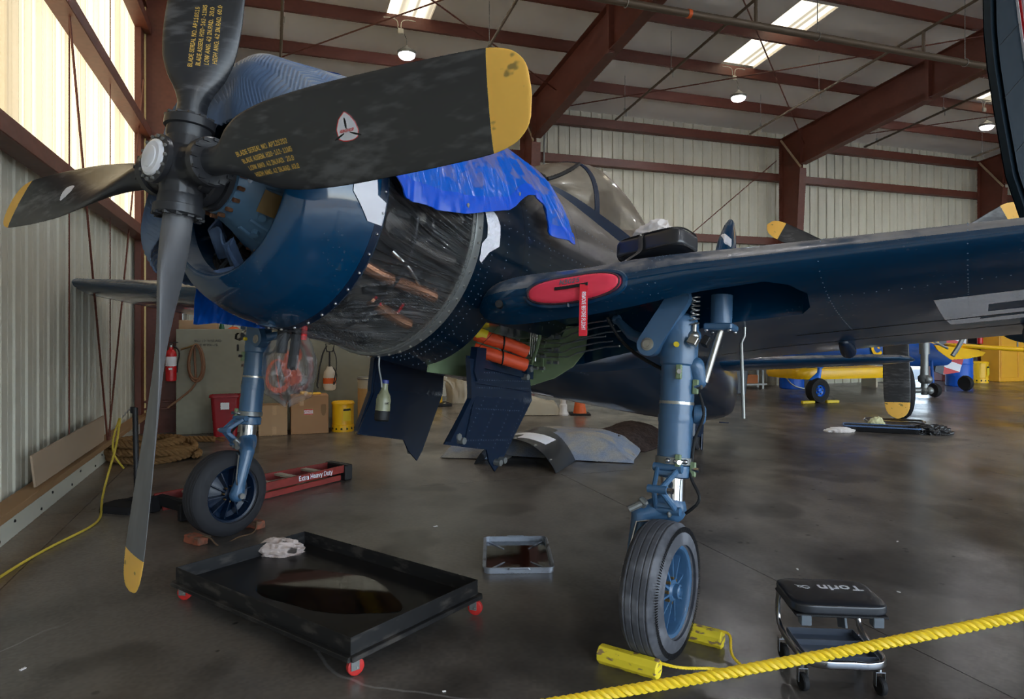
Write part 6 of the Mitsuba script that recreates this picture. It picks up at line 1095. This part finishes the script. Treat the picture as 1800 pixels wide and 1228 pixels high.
put('main_leg', [cyl(wc_ + A([.03, .05, .2]), wc_ + A([.10, .1, .55]), .045, 12), cyl(wc_ + A([-.15, 0, .2]), wc_ + A([.05, .08, .34]), .05, 12), sphere(wc_ + A([.10, .1, .55]), .09, 2)], 'm_brightblue', tr)
for i, (x, y) in enumerate(((6.36, 14.85), (6.94, 14.98))): one('far_chock', boxm((.30, .09, .06), (x, y, .03), frame([0, 0, 1], [1, .2, 0]), .012), 'm_yel', ['small yellow chock left of the blue rimmed wheel', 'small yellow chock right of the blue rimmed wheel'][i], 'chock')
# ---------------------------------------------------------------- barrels, shelf, cabinet and such along the back wall
mat('m_barrel', srgb(18, 86, 190), .4)
def barrel_(label, c, r, h): k = thing('blue_barrel', label, 'barrel'); put('body', lathe([(r * .93, 0), (r, .03), (r, h * .3), (r * 1.03, h * .33), (r, h * .36), (r, h * .66), (r * 1.03, h * .69), (r, h * .72), (r, h - .04), (r * .93, h), (.01, h)], c, (0, 0, 1), 36), 'm_barrel', k); return k
b1 = barrel_('blue plastic barrel behind the blue rimmed wheel', A([7.53, 18.6, 0]), .31, .95); put('hose', tube(spline([(7.1, 18.2, .9), (7.15, 18.2, .5), (7.35, 18.15, .15), (7.7, 18.2, .03)], 24), .02, 7), 'm_galv', b1)
barrel_('blue plastic barrel behind the striped tail', A([12.55, 19.4, 0]), .33, .92)
sh_ = thing('steel_rack', 'grey steel rack holding a wooden block under the far wing', 'rack')
for x, y in ((6.0, 18.4), (6.75, 18.6), (6.0, 18.8), (6.75, 19.0)): put('post', boxm((.05, .05, 1.5), (x, y, .75)), 'm_zinc', sh_)
for z in (.12, .72, 1.3): put('shelf', boxm((.85, .5, .04), (6.38, 18.7, z), frame([0, 0, 1], [1, .26, 0])), 'm_zinc', sh_)
one('wooden_block', boxm((.5, .3, .22), (6.3, 18.55, .26), HR, .01), mat('m_woodorange', srgb(170, 100, 52), .6), 'orange wooden block on the bottom shelf of the steel rack', 'block')
one('grey_flap', loft([[(5.42 + x, 16.7 + y, z) for x, y in ((-.30, 0), (.30, -.06), (.33, .03), (-.28, .09))] for z in (.04, .10, .9, 1.15)]) if False else boxm((.55, .10, 1.1), (5.45, 16.8, .58), frame([.10, 0, 1], [1, -.1, 0]), .03), 'm_grey', 'dark grey upright panel behind the tail wheel', 'panel')
wb = thing('work_bench', 'low steel bench along the back wall behind the blue rimmed wheel', 'bench'); put('top', boxm((2.2, .6, .05), (9.0, 18.9, .42), HR), 'm_beige', wb)
for x in (-1.0, 1.0): put('leg', boxm((.06, .5, .42), A([9.0, 18.9, .21]) + VV * x, HR), 'm_beige', wb)
fcab = thing('yellow_cabinet', 'tall yellow safety cabinet at the far right', 'cabinet'); CR = HR; mat('m_cabyel', srgb(222, 160, 40), .4); c = A([15.3, 21.35, 0])
put('body', boxm((1.5, .6, 2.4), c + A([0, 0, 1.2]), CR, .02), 'm_cabyel', fcab, smooth=False)
for s_ in (-1, 1): put('door', boxm((.70, .03, 2.2), c - UU * .31 + VV * s_ * .365 + A([0, 0, 1.22]), CR, .008), 'm_cabyel', fcab, smooth=False)
put('handle', boxm((.03, .04, .25), c - UU * .34 + VV * -.05 + A([0, 0, 1.1]), CR, .006), 'm_zinc', fcab); put('warning_label', boxm((.42, .004, .16), c - UU * .328 + VV * -.33 + A([0, 0, 1.92]), CR), 'm_orange', fcab); put('label_lettering', [text(q, .06, c - UU * .331 + VV * -.52 + A([0, 0, z]), VV, Z3, .002, True, .38) for q, z in (('FLAMMABLE', 1.93), ('NO FIRE', 1.85))], 'm_red', fcab, kind='stuff')
oily_can('yellow oily waste can in front of the yellow cabinet far back', A([14.0, 20.7, 0]), 1.35)
jg = thing('plastic_jug', 'white plastic jug with red label beside the far yellow can', 'jug'); put('body', lathe([(.13, 0), (.15, .02), (.15, .48), (.12, .56), (.05, .60), (.05, .64)], A([13.05, 20.3, 0]), (0, 0, 1), 24), 'm_plast', jg); put('cap', cyl((13.05, 20.3, .64), (13.05, 20.3, .69), .055, 14), 'm_dark', jg); put('label', boxm((.16, .004, .18), A([13.05, 20.3, .30]) - UU * .15, HR), 'm_red', jg)
ex2 = thing('fire_extinguisher', 'small red fire extinguisher left of the yellow cabinet', 'fire extinguisher'); c = A([14.32, 21.15, 0]); put('cylinder', lathe([(.07, 1.15), (.075, 1.18), (.075, 1.5), (.03, 1.58)], c, (0, 0, 1), 20), 'm_extred', ex2); put('valve', boxm((.14, .03, .05), c + A([0, 0, 1.61]), HR, .006), 'm_black', ex2); put('bracket', boxm((.06, .3, .3), c + UU * .22 + A([0, 0, 1.3]), HR), 'm_dark', ex2)
mc = thing('maroon_cabinet', 'maroon locker between the striped tail and the yellow cabinet', 'locker'); put('body', boxm((.9, .5, 2.0), (13.55, 21.6, 1.0), HR, .02), mat('m_maroon', srgb(84, 34, 36), .5), mc, smooth=False); put('door', boxm((.84, .02, 1.9), A([13.55, 21.6, 1.02]) - UU * .255, HR, .006), 'm_maroon', mc, smooth=False)
# folded wing tip of another aircraft, upper right corner
fw = thing('folded_wing', 'dark blue folded wing tip with a red and white edge hanging at upper right', 'airplane wing')
fo = [(4.40, 2.95), (4.27, 3.45), (4.17, 3.90), (4.13, 4.20), (4.12, 4.60), (4.20, 5.2), (5.6, 5.2), (6.7, 1.7), (4.92, 1.7), (4.68, 2.4)]
poly_ = Polygon(fo).buffer(-.03).buffer(.03); rings = []
RFW = np.stack([norm([1, .35, 0]), Z3, np.cross(norm([1, .35, 0]), Z3)], 1)
for k_, y_ in ((-.03, -.06), (0, -.03), (0, .03), (-.03, .06)):
    g = poly_.buffer(k_); e = np.array([g.exterior.interpolate(t, normalized=True).coords[0] for t in np.linspace(0, 1, 121)[:-1]]); rings.append(A([4.12, 6.0, 0]) + (e[:, :1] - 4.12) * RFW[:, 0] + e[:, 1:] * Z3 + y_ * RFW[:, 2])
put('panel', loft(rings), mat('m_foldwing', srgb(14, 32, 44), .6, spec=.25), fw, smooth=40)
put('panel_seam', [bar(A([4.12, 6, 0]) + (a - 4.12) * RFW[:, 0] + b * Z3 + .062 * RFW[:, 2], A([4.12, 6, 0]) + (c_ - 4.12) * RFW[:, 0] + d_ * Z3 + .062 * RFW[:, 2], .006, .003) for a, b, c_, d_ in ((4.25, 3.6, 4.9, 4.2), (4.2, 4.05, 4.9, 4.7), (4.4, 3.15, 5.0, 3.7))], 'm_dark', fw, kind='stuff')
for i, (off, m) in enumerate(((0, 'm_white'), (.035, 'm_red'), (.07, 'm_white'))): put('edge_stripe', bar(A([4.12, 6, 0]) + (.24 + off) * RFW[:, 0] + 4.62 * Z3 + .065 * RFW[:, 2], A([4.12, 6, 0]) + (.62 + off) * RFW[:, 0] + 2.7 * Z3 + .065 * RFW[:, 2], .034, .004), m, fw)

put('wing_stub', loft([A([4.12, 6.0, 0]) + RFW[:, 0] * x + Z3 * 1.58 + RFW[:, 2] * 0 + np.stack([0 * xx2, 0 * xx2, .16 * yy2], 1) * 1.6 + RFW[:, 2] * ((xx2 - .3) * 1.6)[:, None] for x in (.85, 2.2, 3.6) for xx2, yy2 in [(np.concatenate([xx, xx[::-1][1:-1]]), np.concatenate([yt, -yt[::-1][1:-1]]))]]), 'm_foldwing', fw)
lgc = A([4.12, 6.0, 0]) + RFW[:, 0] * 2.3 + RFW[:, 2] * .1
put('leg', cyl(lgc + A([0, 0, .3]), lgc + A([0, 0, 1.6]), .07, 16), 'm_zinc', fw); put('tyre', lathe([(.14, -.09), (.25, -.11), (.30, -.08), (.315, 0), (.30, .08), (.25, .11), (.14, .09)], lgc + A([0, 0, .315]) + RFW[:, 0] * .16, RFW[:, 0], 36), 'm_rubber', fw)
